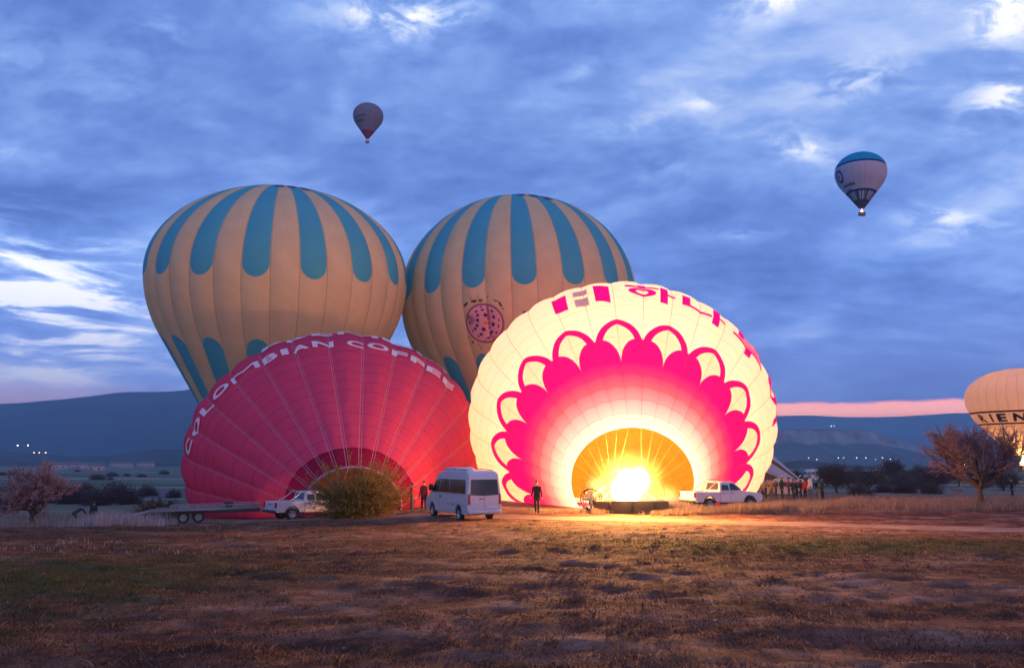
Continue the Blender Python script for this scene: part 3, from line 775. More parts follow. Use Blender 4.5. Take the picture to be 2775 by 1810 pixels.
place_flame('flame', (gx_ - .05, gy_ - .2, fz_ + .30), Ad + np.array([-.02, 0, .02]), 4.2, 1.02, M_flame, groot, 1, org)
place_flame('flame', (gx_ + .45, gy_ - .1, fz_ + .65), Ad + np.array([.05, 0, .05]), 3.4, .72, M_flame, groot, 3, org)
place_flame('flame', (gx_ - .60, gy_ - .1, fz_ + .20), Ad + np.array([-.04, 0, .0]), 3.0, .68, M_flame, groot, 6, org)
# halo added round the core for the flame's glare: uneven emission, thinning outwards
def flame_halo(name, centre, radii, col, k, parent, org):
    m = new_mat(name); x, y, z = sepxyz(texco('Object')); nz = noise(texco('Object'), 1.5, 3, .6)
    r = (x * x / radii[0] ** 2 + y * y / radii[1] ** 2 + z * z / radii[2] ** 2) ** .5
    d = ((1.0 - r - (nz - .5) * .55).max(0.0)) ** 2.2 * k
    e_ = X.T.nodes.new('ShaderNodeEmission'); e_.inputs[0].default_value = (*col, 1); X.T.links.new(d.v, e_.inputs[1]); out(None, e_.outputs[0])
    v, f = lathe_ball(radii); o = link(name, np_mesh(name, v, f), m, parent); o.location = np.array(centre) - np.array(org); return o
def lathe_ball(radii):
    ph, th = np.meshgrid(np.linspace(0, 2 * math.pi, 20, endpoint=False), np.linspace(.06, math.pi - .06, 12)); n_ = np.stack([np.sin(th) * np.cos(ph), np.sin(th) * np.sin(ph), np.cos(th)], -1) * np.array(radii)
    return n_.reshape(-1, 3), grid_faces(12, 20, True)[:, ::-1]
flame_halo('flame_halo', (gx_ + .05, gy_ + 1.4, fz_ + .75), (2.7, 2.5, 2.5), (1.0, .50, .10), 6.0, groot, org)
flame_halo('flame_halo', (gx_ + 2.3, gy_ + 1.6, fz_ + .2), (1.3, 1.0, .8), (1.0, .62, .16), 2.6, groot, org)
flame_halo('flame_halo', (gx_ - 1.9, gy_ + 1.4, fz_ + .7), (.9, .8, .8), (1.0, .70, .28), 2.6, groot, org)
for t_, w_, rd in ((2.6, 1000, .8), (7.5, 1500, 1.2), (13.5, 6300, 2.0), (19.5, 5200, 2.0)):
    p = GLOW.O + Ad * t_ - np.array([0, 0, .6]) * (t_ < 3) - np.array(org); lamp('flame_light', p, w_, FLAME if t_ > 9 else (1.0, .76, .60), rd, groot)
sp = lamp('flame_light', np.array((gx_ - .1, gy_ + 1.5, fz_ + 2.6)) - np.array(org), 15000, HOT, .5, groot)
# added spot aimed outwards, bringing the flame's spill and glare onto the field
sd_ = bpy.data.lights.new('spill_spot', 'SPOT'); sd_.energy = 62000; sd_.color = (1.0, .42, .09); sd_.spot_size = R_(118); sd_.spot_blend = 1.; sd_.shadow_soft_size = .8
so_ = bpy.data.objects.new('spill_spot', sd_); COL.objects.link(so_); so_.parent = groot; so_.location = np.array((gx_ - .05, gy_ + .9, fz_ + 2.6)) - np.array(org)
so_.rotation_euler = Vector((.02, 1., .10)).to_track_quat('Z', 'Y').to_euler()

# ---- the crimson envelope, still limp, coffee lettering round its crown
RED = lying_env((-10.4492, 53.3511, -.1735), -.257, .163, 13.2015, .2379, 27, a=.45, kz=.8466, phase=-7.0, bulge=.020, crease=.16,
                dents=[(2.5, .05), (4.2, .07), (5.9, .17), (7.5, .06), (9.1, .09), (10.7, .07), (12.3, .17), (13.9, .08), (15.5, .10), (17.2, .16)])
def red_col():
    th, s = uvmap('wrap'); nz = noise(texco('Object'), .3, 4)
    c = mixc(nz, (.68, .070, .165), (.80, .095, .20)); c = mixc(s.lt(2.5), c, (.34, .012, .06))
    row = ((s / 1.6 + .1).frac() - .5).abs().lt(.020)
    c = mixc(row * .8, c, mulc(c, (.50, .45, .45)))
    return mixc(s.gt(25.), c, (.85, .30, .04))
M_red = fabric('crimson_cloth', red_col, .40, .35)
rroot = empty('hot_air_balloon', (-10.45, 53.35, gz(-10.45, 53.35)), label='half inflated crimson balloon with white coffee lettering lying behind the bush', cat='balloon', group='balloons being inflated on the ground')
rorg = rroot.location[:]
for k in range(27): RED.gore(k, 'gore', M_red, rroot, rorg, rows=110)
M_tape = fabric('load_tape', (.66, .40, .50), .35)
for k in range(27):
    th = RED.ph + k * 2 * math.pi / 27
    if abs(((th + math.pi) % (2 * math.pi)) - math.pi) > 1.95: continue
    s = np.linspace(0, 24, 90); mb = MB()
    for o_ in (-.085, .085):
        r_ = np.maximum(np.interp(s, RED.ss, RED.rr), 1.); w = .013
        c1 = RED.pt(th + (o_ - w) / r_, s, .05); c2 = RED.pt(th + (o_ + w) / r_, s, .05)
        v = np.stack([c1, c2], 1).reshape(-1, 3); mb.add(v, grid_faces(len(s), 2))
    mb.build('load_tape', M_tape, rroot, True, rorg)
M_white = fabric('white_print', (.86, .84, .88), .35)
text_on(RED, 'COLOMBIAN COFFEE', -85, 50, 17.6, 19.0, M_white, rroot, rorg, bold=.035, off=.14)
text_on(RED, 'PREMIUM', -33, 45, 20.9, 22.5, M_white, rroot, rorg, bold=.035, off=.14)
# pale hem of the mouth, cables to a basket behind the bush
s = np.array([0., .22]); th = np.linspace(-math.pi, math.pi, 90)
TH, SS = np.meshgrid(th, s); v = RED.pt(TH, SS, .03) - np.array(rorg)
link('mouth_hem', np_mesh('mouth_hem', v.reshape(-1, 3), grid_faces(2, 90)), fabric('hem_cloth', (.42, .28, .33), .3), rroot, True)
bx0, by0 = px_x(960, 47.6), 47.6; bz0 = gz(bx0, by0)
b = MB().box((bx0, by0, bz0 + .7), (3.0, .12, 1.4))
for sz in (0, 1): b.box((bx0, by0 + .6, bz0 + .05 + sz * 1.3), (3.0, 1.08, .1))
for sx in (-1, 1): b.box((bx0 + sx * 1.45, by0 + .6, bz0 + .7), (.1, 1.08, 1.18))
b.build('basket', M_wicker, rroot, org=rorg, bevel=.03)
for k in range(-8, 9):
    t = RED.ph + k * 2 * math.pi / 27; p = RED.pt(np.array(t), np.array(.02))
    MB().tube([p, (bx0 + (1 if t > 0 else -1) * 1.2, by0 + 1.3, bz0 + (1.3 if abs(t) < 1.5 else .3))], .02, 4).build('cable', M_tape, rroot, org=rorg)

# ---- limp striped envelope lying far behind the glowing one
lo_ = unproj(2165, 1262, 94.); LIMP = lying_env((lo_[0], 94., gz(lo_[0], 94.) + .5), -1.32, .30, 6.6, .20, 24, a=.5, kz=.78, phase=0, bulge=.03, crease=.4)
def limp_col():
    th, s = uvmap('wrap'); f = (th / 45. + 100.).frac()
    return mixc((f.lt(.33) * s.lt(10.5)), mixc(noise(texco('Object'), 1., 3), (.55, .52, .55), (.66, .62, .66)), (.24, .13, .08))
lroot = empty('hot_air_balloon', (lo_[0], 94., gz(lo_[0], 94.)), label='limp grey balloon with brown stripes lying behind the glowing one', cat='balloon', group='balloons being inflated on the ground')
M_limp = fabric('grey_cloth', limp_col, .35, .4)
for k in range(24): LIMP.gore(k, 'gore', M_limp, lroot, lroot.location[:], rows=40, cols=6)

# ---- standing balloon far to one side, lit by its burner
def amber_col():
    u, s = uvmap('gore')
    c = mixc(noise(texco('Object'), .3, 3), (.66, .52, .46), (.74, .60, .52))
    seam = u.abs().gt(.93)
    bandl = ((s - AMB[0]).abs().lt(.20) + (s - AMB[1]).abs().lt(.20)).sat()
    c = mixc((seam * .35).sat(), c, mulc(c, (.5, .42, .42)))
    return mixc(bandl, c, (.06, .02, .025))
ac = unproj(2762, 1076, 170.); RA = 131 / 2158. * 168
AMB = (10.2 * .86, 13.6 * .86)
E_amb = upright('hot_air_balloon', ac[0], 170., ac[2], RA, .0, -.0, .60, .90, 32, .2, [fabric('amber_cloth', amber_col, .5)],
                'amber lit balloon with dark capitals standing beyond the bare tree', None, B=.9, wdh=(2.6, 1.4, 1.1), rows=50)
for ch, tc, hw in (('R', -84, 6.5), ('I', -69, 1.4), ('E', -55, 6), ('N', -34, 7.5)):
    bm, x0, x1, y0, y1 = glyph_mesh(ch, .045, .2)
    wrap_mesh(bm, E_amb[1], lambda X_, Y_: (np.radians(tc + ((X_ - x0) / (x1 - x0) * 2 - 1) * hw), AMB[0] + .55 + (Y_ - y0) / (y1 - y0) * (AMB[1] - AMB[0] - 1.0)), .05, 'lettering', plain('brown_print', (.07, .022, .025), .7), E_amb[0], (0, 0, 0))
place_flame('flame', (0, 0, -1.0), (0, 0, 1), 4.6, .6, emit('burner_flame', (1.0, .72, .25), 30.), E_amb[0], 5)
place_flame('flame', (-.5, 0, -2.1), (0, 0, 1), 1.6, .7, emit('burner_flame', (1.0, .66, .2), 14.), E_amb[0], 6)
lamp('flame_light', (0, 0, 1.7), 13000, HOT, 1., E_amb[0]); lamp('flame_light', (0, 0, 8.5), 600, HOT, 1., E_amb[0]); lamp('flame_light', (0, -1.6, -1.6), 500, HOT, .4, E_amb[0])

# ---- two balloons in flight
def grey_col():
    u, s = uvmap('gore'); c = mixc(noise(texco('Object'), .4, 3), (.15, .19, .28), (.20, .24, .33))
    c = mixc(u.abs().gt(.9) * .35, c, mulc(c, (.5, .5, .55)))
    return mixc(s.lt(FS[0]), c, (.22, .02, .06))
fc = unproj(998, 314, 520.)
def s_of(R, rm, a, tanc, dz):
    ss, tt, rr, dm = profile(R, rm, a, 1., tanc); return float(np.interp(dm + dz * R, tt, ss))
Rf, Rt = 41 / 2158. * 545, 65.5 / 2158. * 345
FS = [s_of(Rf, .12, .80, .68, q) for q in (-1.17, -.45, -.30, -.72, -.58)]; TS = [s_of(Rt, .12, .80, .72, q) for q in (.10, .15, -.95, -.32, -.76, -.64, -.90, -.84, -1.28)]
Ef = upright('hot_air_balloon', fc[0], 520., fc[2], 41 / 2158. * 545, .0, .03, .80, .68, 28, .12, [fabric('grey_flight_cloth', grey_col, .35)],
             'small grey balloon with a dark red skirt flying high above the cream one', 'balloons in flight', rows=40, wdh=(2.4, 1.5, 1.2))
M_dk = plain('dark_print', (.02, .025, .09), .7)

def dashes(loc, root, th0, th1, s0, s1, n, mat):
    # print too far away to read: a row of uneven dark blocks
    rr = random.Random(n)
    for k in range(n):
        a_, b_ = th0 + (th1 - th0) * (k + .1) / n, th0 + (th1 - th0) * (k + .85) / n; h = s0 + (s1 - s0) * rr.uniform(.6, 1.)
        poly_on(loc, [(a_, s0), (b_, s0), (b_, h), (a_, h)], mat, root, (0, 0, 0), 'lettering', .06)
dashes(Ef[1], Ef[0], -54, 2, FS[1], FS[2], 7, M_dk); dashes(Ef[1], Ef[0], -52, -12, FS[3], FS[4], 5, M_dk)
def teal_col():
    u, s = uvmap('gore'); th, _ = uvmap('wrap'); c = mixc(noise(texco('Object'), .4, 3), (.42, .46, .56), (.49, .52, .61))
    c = mixc(u.abs().gt(.92) * .25, c, mulc(c, (.5, .5, .6)))
    navy = (.015, .04, .24)
    c = mixc(s.gt(TS[0]), c, navy); c = mixc(s.gt(TS[1] + .4), c, (.008, .36, .60))
    lowr = s.lt(TS[2]); st = (u.abs()).lt(.5)
    c = mixc(lowr, c, mixc(st, (.45, .50, .58), (.05, .18, .30)))
    c = mixc((s - TS[2]).abs().lt(.5), c, navy)
    return c
tc_ = unproj(2332, 467, 330.)
Et = upright('hot_air_balloon', tc_[0], 330., tc_[2], 65.5 / 2158. * 345, .05, .03, .80, .72, 24, .12, [fabric('teal_cloth', teal_col, .35)],
             'white balloon with a teal cap and navy bands flying on its own', 'balloons in flight', rows=60, wdh=(2.6, 1.6, 1.2))
for k in range(8):     # navy ribs of the lower cone
    t = R_(45 * k + 2); s_ = np.linspace(TS[8], TS[2], 12); r_ = np.interp(s_, Et[1].ss, Et[1].rr)
    v = np.stack([Et[1].pt(t - .36 / r_, s_, .05), Et[1].pt(t + .36 / r_, s_, .05)], 1).reshape(-1, 3)
    MB().add(v, grid_faces(12, 2)).build('stripe', M_dk, Et[0])
th = np.linspace(-math.pi, math.pi, 40); TH, SS = np.meshgrid(th, np.array([0., TS[8] * .5, TS[8]]))
link('scoop', np_mesh('scoop', Et[1].pt(TH, SS, .08).reshape(-1, 3), grid_faces(3, 40)), plain('scoop_cloth', (.02, .022, .05), .8), Et[0], True)
def ring_on(loc, root, th_c, s_c, r0, r1, mat):
    r_c = float(np.interp(s_c, loc.ss, loc.rr)); a = np.linspace(0, 2 * math.pi, 40); v = []
    for r in (r0, r1): v.append(loc.pt(R_(th_c) + r * np.cos(a) / r_c, s_c + 1.3 * r * np.sin(a), .06))
    link('logo_ring', np_mesh('logo_ring', np.array(v).reshape(-1, 3), grid_faces(2, 40)), mat, root)
ring_on(Et[1], Et[0], -82, TS[3], 1.3, 2.4, plain('navy_ring', (.01, .035, .24), .7)); ring_on(Et[1], Et[0], -82, TS[3], .1, .6, M_dk)
dashes(Et[1], Et[0], -88, -42, TS[4], TS[5], 9, M_dk); dashes(Et[1], Et[0], -84, -60, TS[6], TS[7], 4, M_dk)
lamp_o = place_flame('flame', (0, 0, -2.2), (0, 0, 1), 1.6, .55, emit('pilot_flame', (1.0, .62, .38), 6.), Et[0], 8)
# ================================================================== vehicles  (local axes: x forward, y left, z up)
M_wpaint = plain('white_paint', (.52, .50, .55), .30, 0, .5, .06, 1.2, coat=.4)
M_beige = plain('beige_paint', (.60, .48, .35), .4, 0, .5, .06)
M_glass = plain('tinted_glass', (.018, .014, .014), .08, 0, .6, .1)
M_black = plain('black_plastic', (.022, .021, .022), .6)
M_tyre = plain('tyre_rubber', (.018, .017, .017), .85)
M_alloy = plain('alloy', (.50, .50, .52), .35, .8)
M_tail = plain('tail_lamp', (.30, .012, .014), .2)
M_lampglass = plain('lamp_glass', (.55, .55, .55), .12)
M_plate = plain('number_plate', (.62, .60, .58), .5)
M_galv = plain('galvanised_steel', (.24, .24, .27), .5, .4, var=.3)
M_chassis = plain('chassis_black', (.03, .028, .03), .7)
M_plank = plain('deck_plank', (.17, .12, .10), .85, var=.35)

def taper_y(W, z0, z1, q):
    return lambda z: W / 2 * (1 - (1 - q) * sm(np.asarray(z, float), z0, z1))
def arch(xc, r, zb, zc, n=9):
    a0 = math.asin((zb - zc) / r); return [(xc + r * math.cos(t), zc + r * math.sin(t)) for t in np.linspace(a0, math.pi - a0, n)]
def prism(prof, half, name, mat, parent, bevel=.03, flat=None, smooth=True):
    """side profile (x, z) extruded between y = -half(z) and half(z); flat=(y0, y1) for a plate"""
    bm = bmesh.new(); a = []; b_ = []
    for x, z in prof:
        h = half(z) if half else 0
        y0, y1 = flat if flat else (-float(h), float(h))
        a.append(bm.verts.new((x, y0, z))); b_.append(bm.verts.new((x, y1, z)))
    n = len(a); bm.faces.new(a); bm.faces.new(b_[::-1])
    for i in range(n): bm.faces.new((a[i], b_[i], b_[(i + 1) % n], a[(i + 1) % n]))
    bmesh.ops.recalc_face_normals(bm, faces=bm.faces[:])
    bmesh.ops.triangulate(bm, faces=[f for f in bm.faces if len(f.verts) > 4])
    me = bpy.data.meshes.new(name); bm.to_mesh(me); bm.free(); o = link(name, me, mat, parent)
    if bevel:
        m_ = o.modifiers.new('bevel', 'BEVEL'); m_.width = bevel; m_.segments = 2; m_.limit_method = 'ANGLE'; m_.angle_limit = R_(25)
    return o
def side_plate(poly, half, side, name, mat, parent, off=.006, th=.02):
    """plate lying on the body side; poly in (x, z)"""
    bm = bmesh.new(); i_ = [bm.verts.new((x, side * (float(half(z)) - th), z)) for x, z in poly]; o_ = [bm.verts.new((x, side * (float(half(z)) + off), z)) for x, z in poly]
    n = len(poly); bm.faces.new(o_); bm.faces.new(i_[::-1])
    for k in range(n): bm.faces.new((i_[k], i_[(k + 1) % n], o_[(k + 1) % n], o_[k]))
    bmesh.ops.recalc_face_normals(bm, faces=bm.faces[:]); me = bpy.data.meshes.new(name); bm.to_mesh(me); bm.free(); return link(name, me, mat, parent)
def end_plate(poly, xf, sgn, name, mat, parent, off=.008, th=.03):
    """plate on front (sgn 1) or rear (-1); poly in (y, z), xf(z) the surface"""
    bm = bmesh.new(); i_ = [bm.verts.new((xf(z) - sgn * th, y, z)) for y, z in poly]; o_ = [bm.verts.new((xf(z) + sgn * off, y, z)) for y, z in poly]
    n = len(poly); bm.faces.new(o_); bm.faces.new(i_[::-1])
    for k in range(n): bm.faces.new((i_[k], i_[(k + 1) % n], o_[(k + 1) % n], o_[k]))
    bmesh.ops.recalc_face_normals(bm, faces=bm.faces[:]); me = bpy.data.meshes.new(name); bm.to_mesh(me); bm.free(); return link(name, me, mat, parent)
WHEEL = {}
def lathe_y(prof, seg=24):
    """profile (r, y) turned about the y axis"""
    a = np.linspace(0, 2 * math.pi, seg, endpoint=False); p = np.array(prof)
    v = np.stack([p[:, None, 0] * np.cos(a), p[:, None, 1] + 0 * a, p[:, None, 0] * np.sin(a)], -1).reshape(-1, 3)
    return v, grid_faces(len(p), seg, True)
def wheel(parent, x, y, r, w, mat=None):
    key = (r, w)
    if key not in WHEEL:
        t = MB().add(*lathe_y([(r * .64, -w / 2), (r * .90, -w / 2), (r * .98, -w * .40), (r, -w * .25), (r, w * .25), (r * .98, w * .40), (r * .90, w / 2), (r * .64, w / 2)])).build('tyre', M_tyre, None, True)
        rm = MB().add(*lathe_y([(r * .66, -w * .46), (r * .60, -w * .40), (r * .56, -w * .1), (r * .02, -w * .12), (r * .02, w * .12), (r * .56, w * .1), (r * .60, w * .40), (r * .66, w * .46)]))
        for k in range(6):
            a = k * math.pi / 3; c_, s_ = math.cos(a), math.sin(a); rot = [[c_, 0, -s_], [0, 1, 0], [s_, 0, c_]]
            for sg in (-1, 1): rm.box((r * .33 * c_, sg * w * .34, r * .33 * s_), (r * .58, w * .1, r * .13), rot)
        rm = rm.build('rim', mat or M_alloy, None)
        WHEEL[key] = (t.data, rm.data); bpy.data.objects.remove(t); bpy.data.objects.remove(rm)
    e = empty('wheel', (x, y, r)); e.parent = parent
    for nm, d in zip(('tyre', 'rim'), WHEEL[key]):
        o = bpy.data.objects.new(nm, d); COL.objects.link(o); o.parent = e
    return e

def make_van(label, cat, loc, rz, paint, lit=False, group=None):
    root = empty('minibus', loc, rz, label, cat, group); root.scale = (.96,) * 3; W = 1.95; half = taper_y(W, 1.15, 2.6, .86)
    prof = [(-2.90, .36)] + arch(-1.75, .45, .36, .38)[::-1] + arch(1.98, .45, .36, .38)[::-1] + [(2.86, .36), (2.98, .55), (2.97, .80), (2.80, 1.08), (2.30, 1.30), (1.62, 2.18), (1.35, 2.42), (.9, 2.55), (-.5, 2.60), (-2.45, 2.57), (-2.78, 2.46), (-2.88, 2.2), (-2.94, 1.4), (-2.97, .6)]
    prism(prof, half, 'body', paint, root, .05)
    for s in (-1, 1):
        side_plate([(1.02, 1.42), (2.05, 1.40), (1.62, 1.98), (1.02, 2.12)], half, s, 'cab_window', M_glass, root)
        side_plate([(-.30, 1.42), (.88, 1.42), (.88, 2.12), (-.30, 2.12)], half, s, 'side_window', M_glass, root)
        side_plate([(-2.62, 1.42), (-.42, 1.42), (-.42, 2.12), (-2.55, 2.12)], half, s, 'side_window', M_glass, root)
        side_plate([(-2.85, .86), (-.1, .86), (-.1, .93), (-2.85, .93)], half, s, 'side_moulding', paint, root, .03)
        side_plate([(-.98, .5), (-.965, .5), (-.965, 2.3), (-.98, 2.3)], half, s, 'door_gap', M_black, root, .004)
        side_plate([(.95, .5), (.965, .5), (.965, 2.3), (.95, 2.3)], half, s, 'door_gap', M_black, root, .004)
        side_plate([(.62, 1.16), (.80, 1.16), (.80, 1.21), (.62, 1.21)], half, s, 'door_handle', M_black, root, .035)
        MB().box((1.95, s * 1.06, 1.62), (.14, .22, .34)).box((1.97, s * .93, 1.52), (.06, .16, .06)).build('mirror', M_black, root, bevel=.02)
        end_plate([(s * .80, .88), (s * .955, .88), (s * .93, 1.42), (s * .82, 1.42)], lambda z: -2.955 + .05 * (z - 1), -1, 'tail_light', M_tail, root, .02)
        end_plate([(s * .62, .80), (s * .93, .80), (s * .9, 1.02), (s * .66, 1.0)], lambda z: 2.93 - .45 * max(0, z - .8), 1, 'headlight', M_head if lit else M_lampglass, root, .03)
    xr = lambda z: float(np.interp(z, [.6, 1.4, 2.2, 2.46], [-2.97, -2.94, -2.88, -2.78]))
    end_plate([(-.80, 1.36), (0, 1.31), (.80, 1.36), (.745, 2.14), (-.745, 2.14)], xr, -1, 'rear_window', M_glass, root, .012)
    end_plate([(-.007, .62), (.007, .62), (.007, 1.30), (-.007, 1.30)], xr, -1, 'door_gap', M_black, root, .003)
    end_plate([(.06, 1.13), (.30, 1.13), (.30, 1.17), (.06, 1.17)], xr, -1, 'door_handle', M_black, root, .03)
    end_plate([(-.72, .70), (-.20, .70), (-.20, .82), (-.72, .82)], xr, -1, 'number_plate', M_plate, root, .015)
    MB().box((-3.0, 0, .50), (.20, 1.86, .17)).build('rear_bumper', paint, root, bevel=.03); MB().box((2.93, 0, .50), (.22, 1.86, .26)).build('front_bumper', M_black, root, bevel=.05)
    end_plate([(-.80, 1.36), (.80, 1.36), (.72, 2.12), (-.72, 2.12)], lambda z: 2.30 - (z - 1.30) * .775, 1, 'windscreen', M_glass, root, .012)
    end_plate([(-.45, .68), (.45, .68), (.45, .98), (-.45, .98)], lambda z: 2.94, 1, 'grille', M_black, root, .04)
    MB().box((.35, 0, 2.66), (1.5, 1.15, .16)).build('roof_unit', paint, root, bevel=.06)
    for s in (-1, 1): MB().tube([(-2.3, s * .74, 2.60), (-1.4, s * .74, 2.635), (-.6, s * .74, 2.64)], .025).build('roof_rail', M_black, root)
    MB().box((-.3, 0, .42), (4.6, 1.3, .16)).build('underbody', M_chassis, root)
    for x in (1.98, -1.75):
        for s in (-1, 1): wheel(root, x, s * .84, .36, .22)
    return root
M_head = emit('lit_headlamp', (1.0, .93, .80), 14.)

def make_pickup(label, loc, rz, group=None):
    root = empty('pickup_truck', loc, rz, label, 'pickup', group); root.scale = (.94,) * 3; W = 1.84
    half = taper_y(W, .5, 1.25, .965); hc = taper_y(W * .955, 1.1, 1.85, .80)
    prof = [(-.72, .46)] + [(1.05, .46)] + arch(1.62, .47, .46, .40)[::-1] + [(2.42, .46), (2.64, .52), (2.68, .80), (2.60, 1.0), (2.30, 1.07), (1.15, 1.16), (-.72, 1.18)]
    prism(prof, half, 'body', M_wpaint, root, .04)
    bed = prism([(-2.58, .62), (-.73, .62), (-.73, .76), (-2.58, .76)], lambda z: W / 2 - .09, 'bed', M_wpaint, root, 0)
    wall = [(-2.60, .50), (-2.02, .50)] + arch(-1.55, .47, .46, .40)[::-1][1:-1] + [(-1.06, .50), (-.735, .50), (-.735, 1.16), (-2.60, 1.16)]
    for s in (-1, 1):
        prism(wall, None, 'bed_side', M_wpaint, bed, .025, flat=(s * (W / 2 - .085), s * (W / 2 - .004)))
    prism([(-2.66, .58), (-2.60, .58), (-2.60, 1.16), (-2.66, 1.16)], lambda z: W / 2 - .03, 'tailgate', M_wpaint, bed, .02)
    cab = prism([(-.72, 1.15), (-.60, 1.70), (-.42, 1.79), (.32, 1.80), (.52, 1.74), (1.22, 1.15)], hc, 'cab', M_wpaint, root, .04)
    for s in (-1, 1):
        side_plate([(-.56, 1.24), (.02, 1.24), (.02, 1.68), (-.44, 1.68)], hc, s, 'rear_door_window', M_glass, root)
        side_plate([(.12, 1.24), (.96, 1.24), (.46, 1.67), (.12, 1.69)], hc, s, 'front_door_window', M_glass, root)
        for x in (.07, -.66): side_plate([(x, .52), (x + .012, .52), (x + .012, 1.15), (x, 1.15)], half, s, 'door_gap', M_black, root, .003)
        for x in (.16, -.52): side_plate([(x, 1.02), (x + .16, 1.02), (x + .16, 1.06), (x, 1.06)], half, s, 'door_handle', M_black, root, .03)
        MB().box((1.0, s * 1.0, 1.28), (.12, .20, .18)).build('mirror', M_wpaint, root, bevel=.03)
        end_plate([(s * .76, .80), (s * .90, .80), (s * .90, 1.13), (s * .76, 1.13)], lambda z: -2.63, -1, 'tail_light', M_tail, root, .05, .12)
        end_plate([(s * .52, .82), (s * .86, .84), (s * .84, .98), (s * .55, .95)], lambda z: 2.67 - .3 * max(0, z - .8), 1, 'headlight', M_lampglass, root, .02)
        side_plate([(1.1, .46), (1.15, .46), (1.15, .40), (-.8, .40), (-.8, .46)], half, s, 'side_step', M_black, root, .10)
        for xc in (1.62, -1.55):
            mb = MB(); aa = np.linspace(-.1, math.pi + .1, 14); mb.tube([(xc + .475 * math.cos(t), s * (W / 2 - .015), .40 + .475 * math.sin(t)) for t in aa], .035, 6); mb.build('wheel_arch', M_black, root)
    end_plate([(-.66, 1.26), (.66, 1.26), (.60, 1.68), (-.60, 1.68)], lambda z: -.72 + (z - 1.15) * .218, -1, 'rear_window', M_glass, root, .012)
    end_plate([(-.76, 1.20), (.76, 1.20), (.64, 1.70), (-.64, 1.70)], lambda z: 1.22 - (z - 1.15) * 1.19, 1, 'windscreen', M_glass, root, .012)
    end_plate([(-.42, .80), (.42, .80), (.42, .96), (-.42, .96)], lambda z: 2.66, 1, 'grille', M_black, root, .03)
    MB().box((-2.70, 0, .56), (.16, 1.75, .16)).build('rear_bumper', M_black, root, bevel=.03); MB().box((2.64, 0, .56), (.16, 1.75, .22)).build('front_bumper', M_black, root, bevel=.04)
    end_plate([(-.26, .72), (.26, .72), (.26, .83), (-.26, .83)], lambda z: -2.67, -1, 'number_plate', M_plate, root, .012)
    end_plate([(-.12, .98), (.12, .98), (.12, 1.03), (-.12, 1.03)], lambda z: -2.67, -1, 'tailgate_handle', M_black, root, .02)
    MB().box((.2, 0, .5), (4.4, 1.2, .14)).build('underbody', M_chassis, root)
    for s in (-1, 1): MB().tube([(-1.75, s * .78, 1.16), (-1.15, s * .72, 1.52), (-.90, s * .68, 1.74), (-.86, s * .62, 1.80)], .032).build('roll_bar', M_alloy, root)
    MB().tube([(-.88, -.64, 1.79), (-.88, .64, 1.79)], .032).build('roll_bar', M_alloy, root)
    rk = MB()
    for y in (-.55, .55): rk.tube([(-.5, y, 1.90), (.40, y, 1.90)], .02)
    for x in (-.45, -.05, .35): rk.tube([(x, -.55, 1.90), (x, .55, 1.90)], .018); rk.tube([(x, -.55, 1.78), (x, -.55, 1.90)], .018); rk.tube([(x, .55, 1.78), (x, .55, 1.90)], .018)
    rk.build('roof_rack', M_black, root)
    for x in (1.62, -1.55):
        for s in (-1, 1): wheel(root, x, s * .78, .39, .25)
    return root

vx = px_x(1250, 42.5)
make_van('white minibus with a dark rear window parked beside the crimson balloon', 'minibus', (vx, 42.8, gz(vx, 42.8)), R_(90 + 27), M_wpaint)
tx_ = px_x(835, 50.5); truck = make_pickup('white pickup with roll bar towing the flatbed trailer, half hidden by the bush', (tx_, 50.5, gz(tx_, 50.5)), R_(40), 'white pickups on the field')
qx = px_x(1955, 50.6); make_pickup('white pickup seen from its side in dry grass by the glowing balloon', (qx, 50.6, gz(qx, 50.6) + .02), R_(22), 'white pickups on the field')
bx_ = px_x(2126, 82.); make_van('small beige van standing right behind the crowd of onlookers', 'van', (bx_, 82., gz(bx_, 82.)), R_(172), M_beige).scale = (.68,) * 3
# shuttle buses and cars far off on the plain
for px, Y, rz, lit, pt, lab in ((2236, 235, 10, False, M_wpaint, 'pale minibus far off, first from the limp grey balloon on the plain'), (2302, 250, 205, True, M_wpaint, 'far white minibus with a lit headlamp near the orchard'),
                            (2338, 235, 160, False, M_wpaint, 'far white minibus standing end to end with the one with lit lamps'), (2378, 240, 15, False, M_beige, 'far beige minibus, last of the row on the plain'), (2202, 190, 190, True, M_wpaint, 'far minibus with small lit lamps in front of the row on the plain')):
    x = px_x(px, Y); make_van(lab, 'minibus', (x, Y, gz(x, Y)), R_(rz), pt, lit, 'minibuses far off on the plain')

# flatbed trailer
t1x, t1y = px_x(700, 51.), 51.0; t0x, t0y = px_x(400, 48.6), 48.6
ang = math.atan2(t1y - t0y, t1x - t0x); Lt = math.hypot(t1x - t0x, t1y - t0y)
tr = empty('trailer', (t0x, t0y, gz((t0x + t1x) / 2, 50) + .06), ang, 'long flatbed trailer with pale side rails and twin axles behind the pickup', 'trailer')
tr.rotation_euler = (0, -math.atan2(.12, Lt), ang)
dz_ = .72; wd = 2.0
mb = MB()
for s in (-1, 1): mb.box((Lt / 2, s * (wd / 2 - .06), dz_ - .10), (Lt, .12, .18))
for k in range(10): mb.box((.3 + k * (Lt - .6) / 9, 0, dz_ - .12), (.08, wd - .24, .10))
mb.build('chassis', M_chassis, tr, bevel=.01)
npl = 9
for k in range(npl): MB().box((Lt / 2, -wd / 2 + .12 + (k + .5) * (wd - .24) / npl, dz_ + .01), (Lt - .1, (wd - .24) / npl - .015, .04)).build('plank', M_plank, tr)
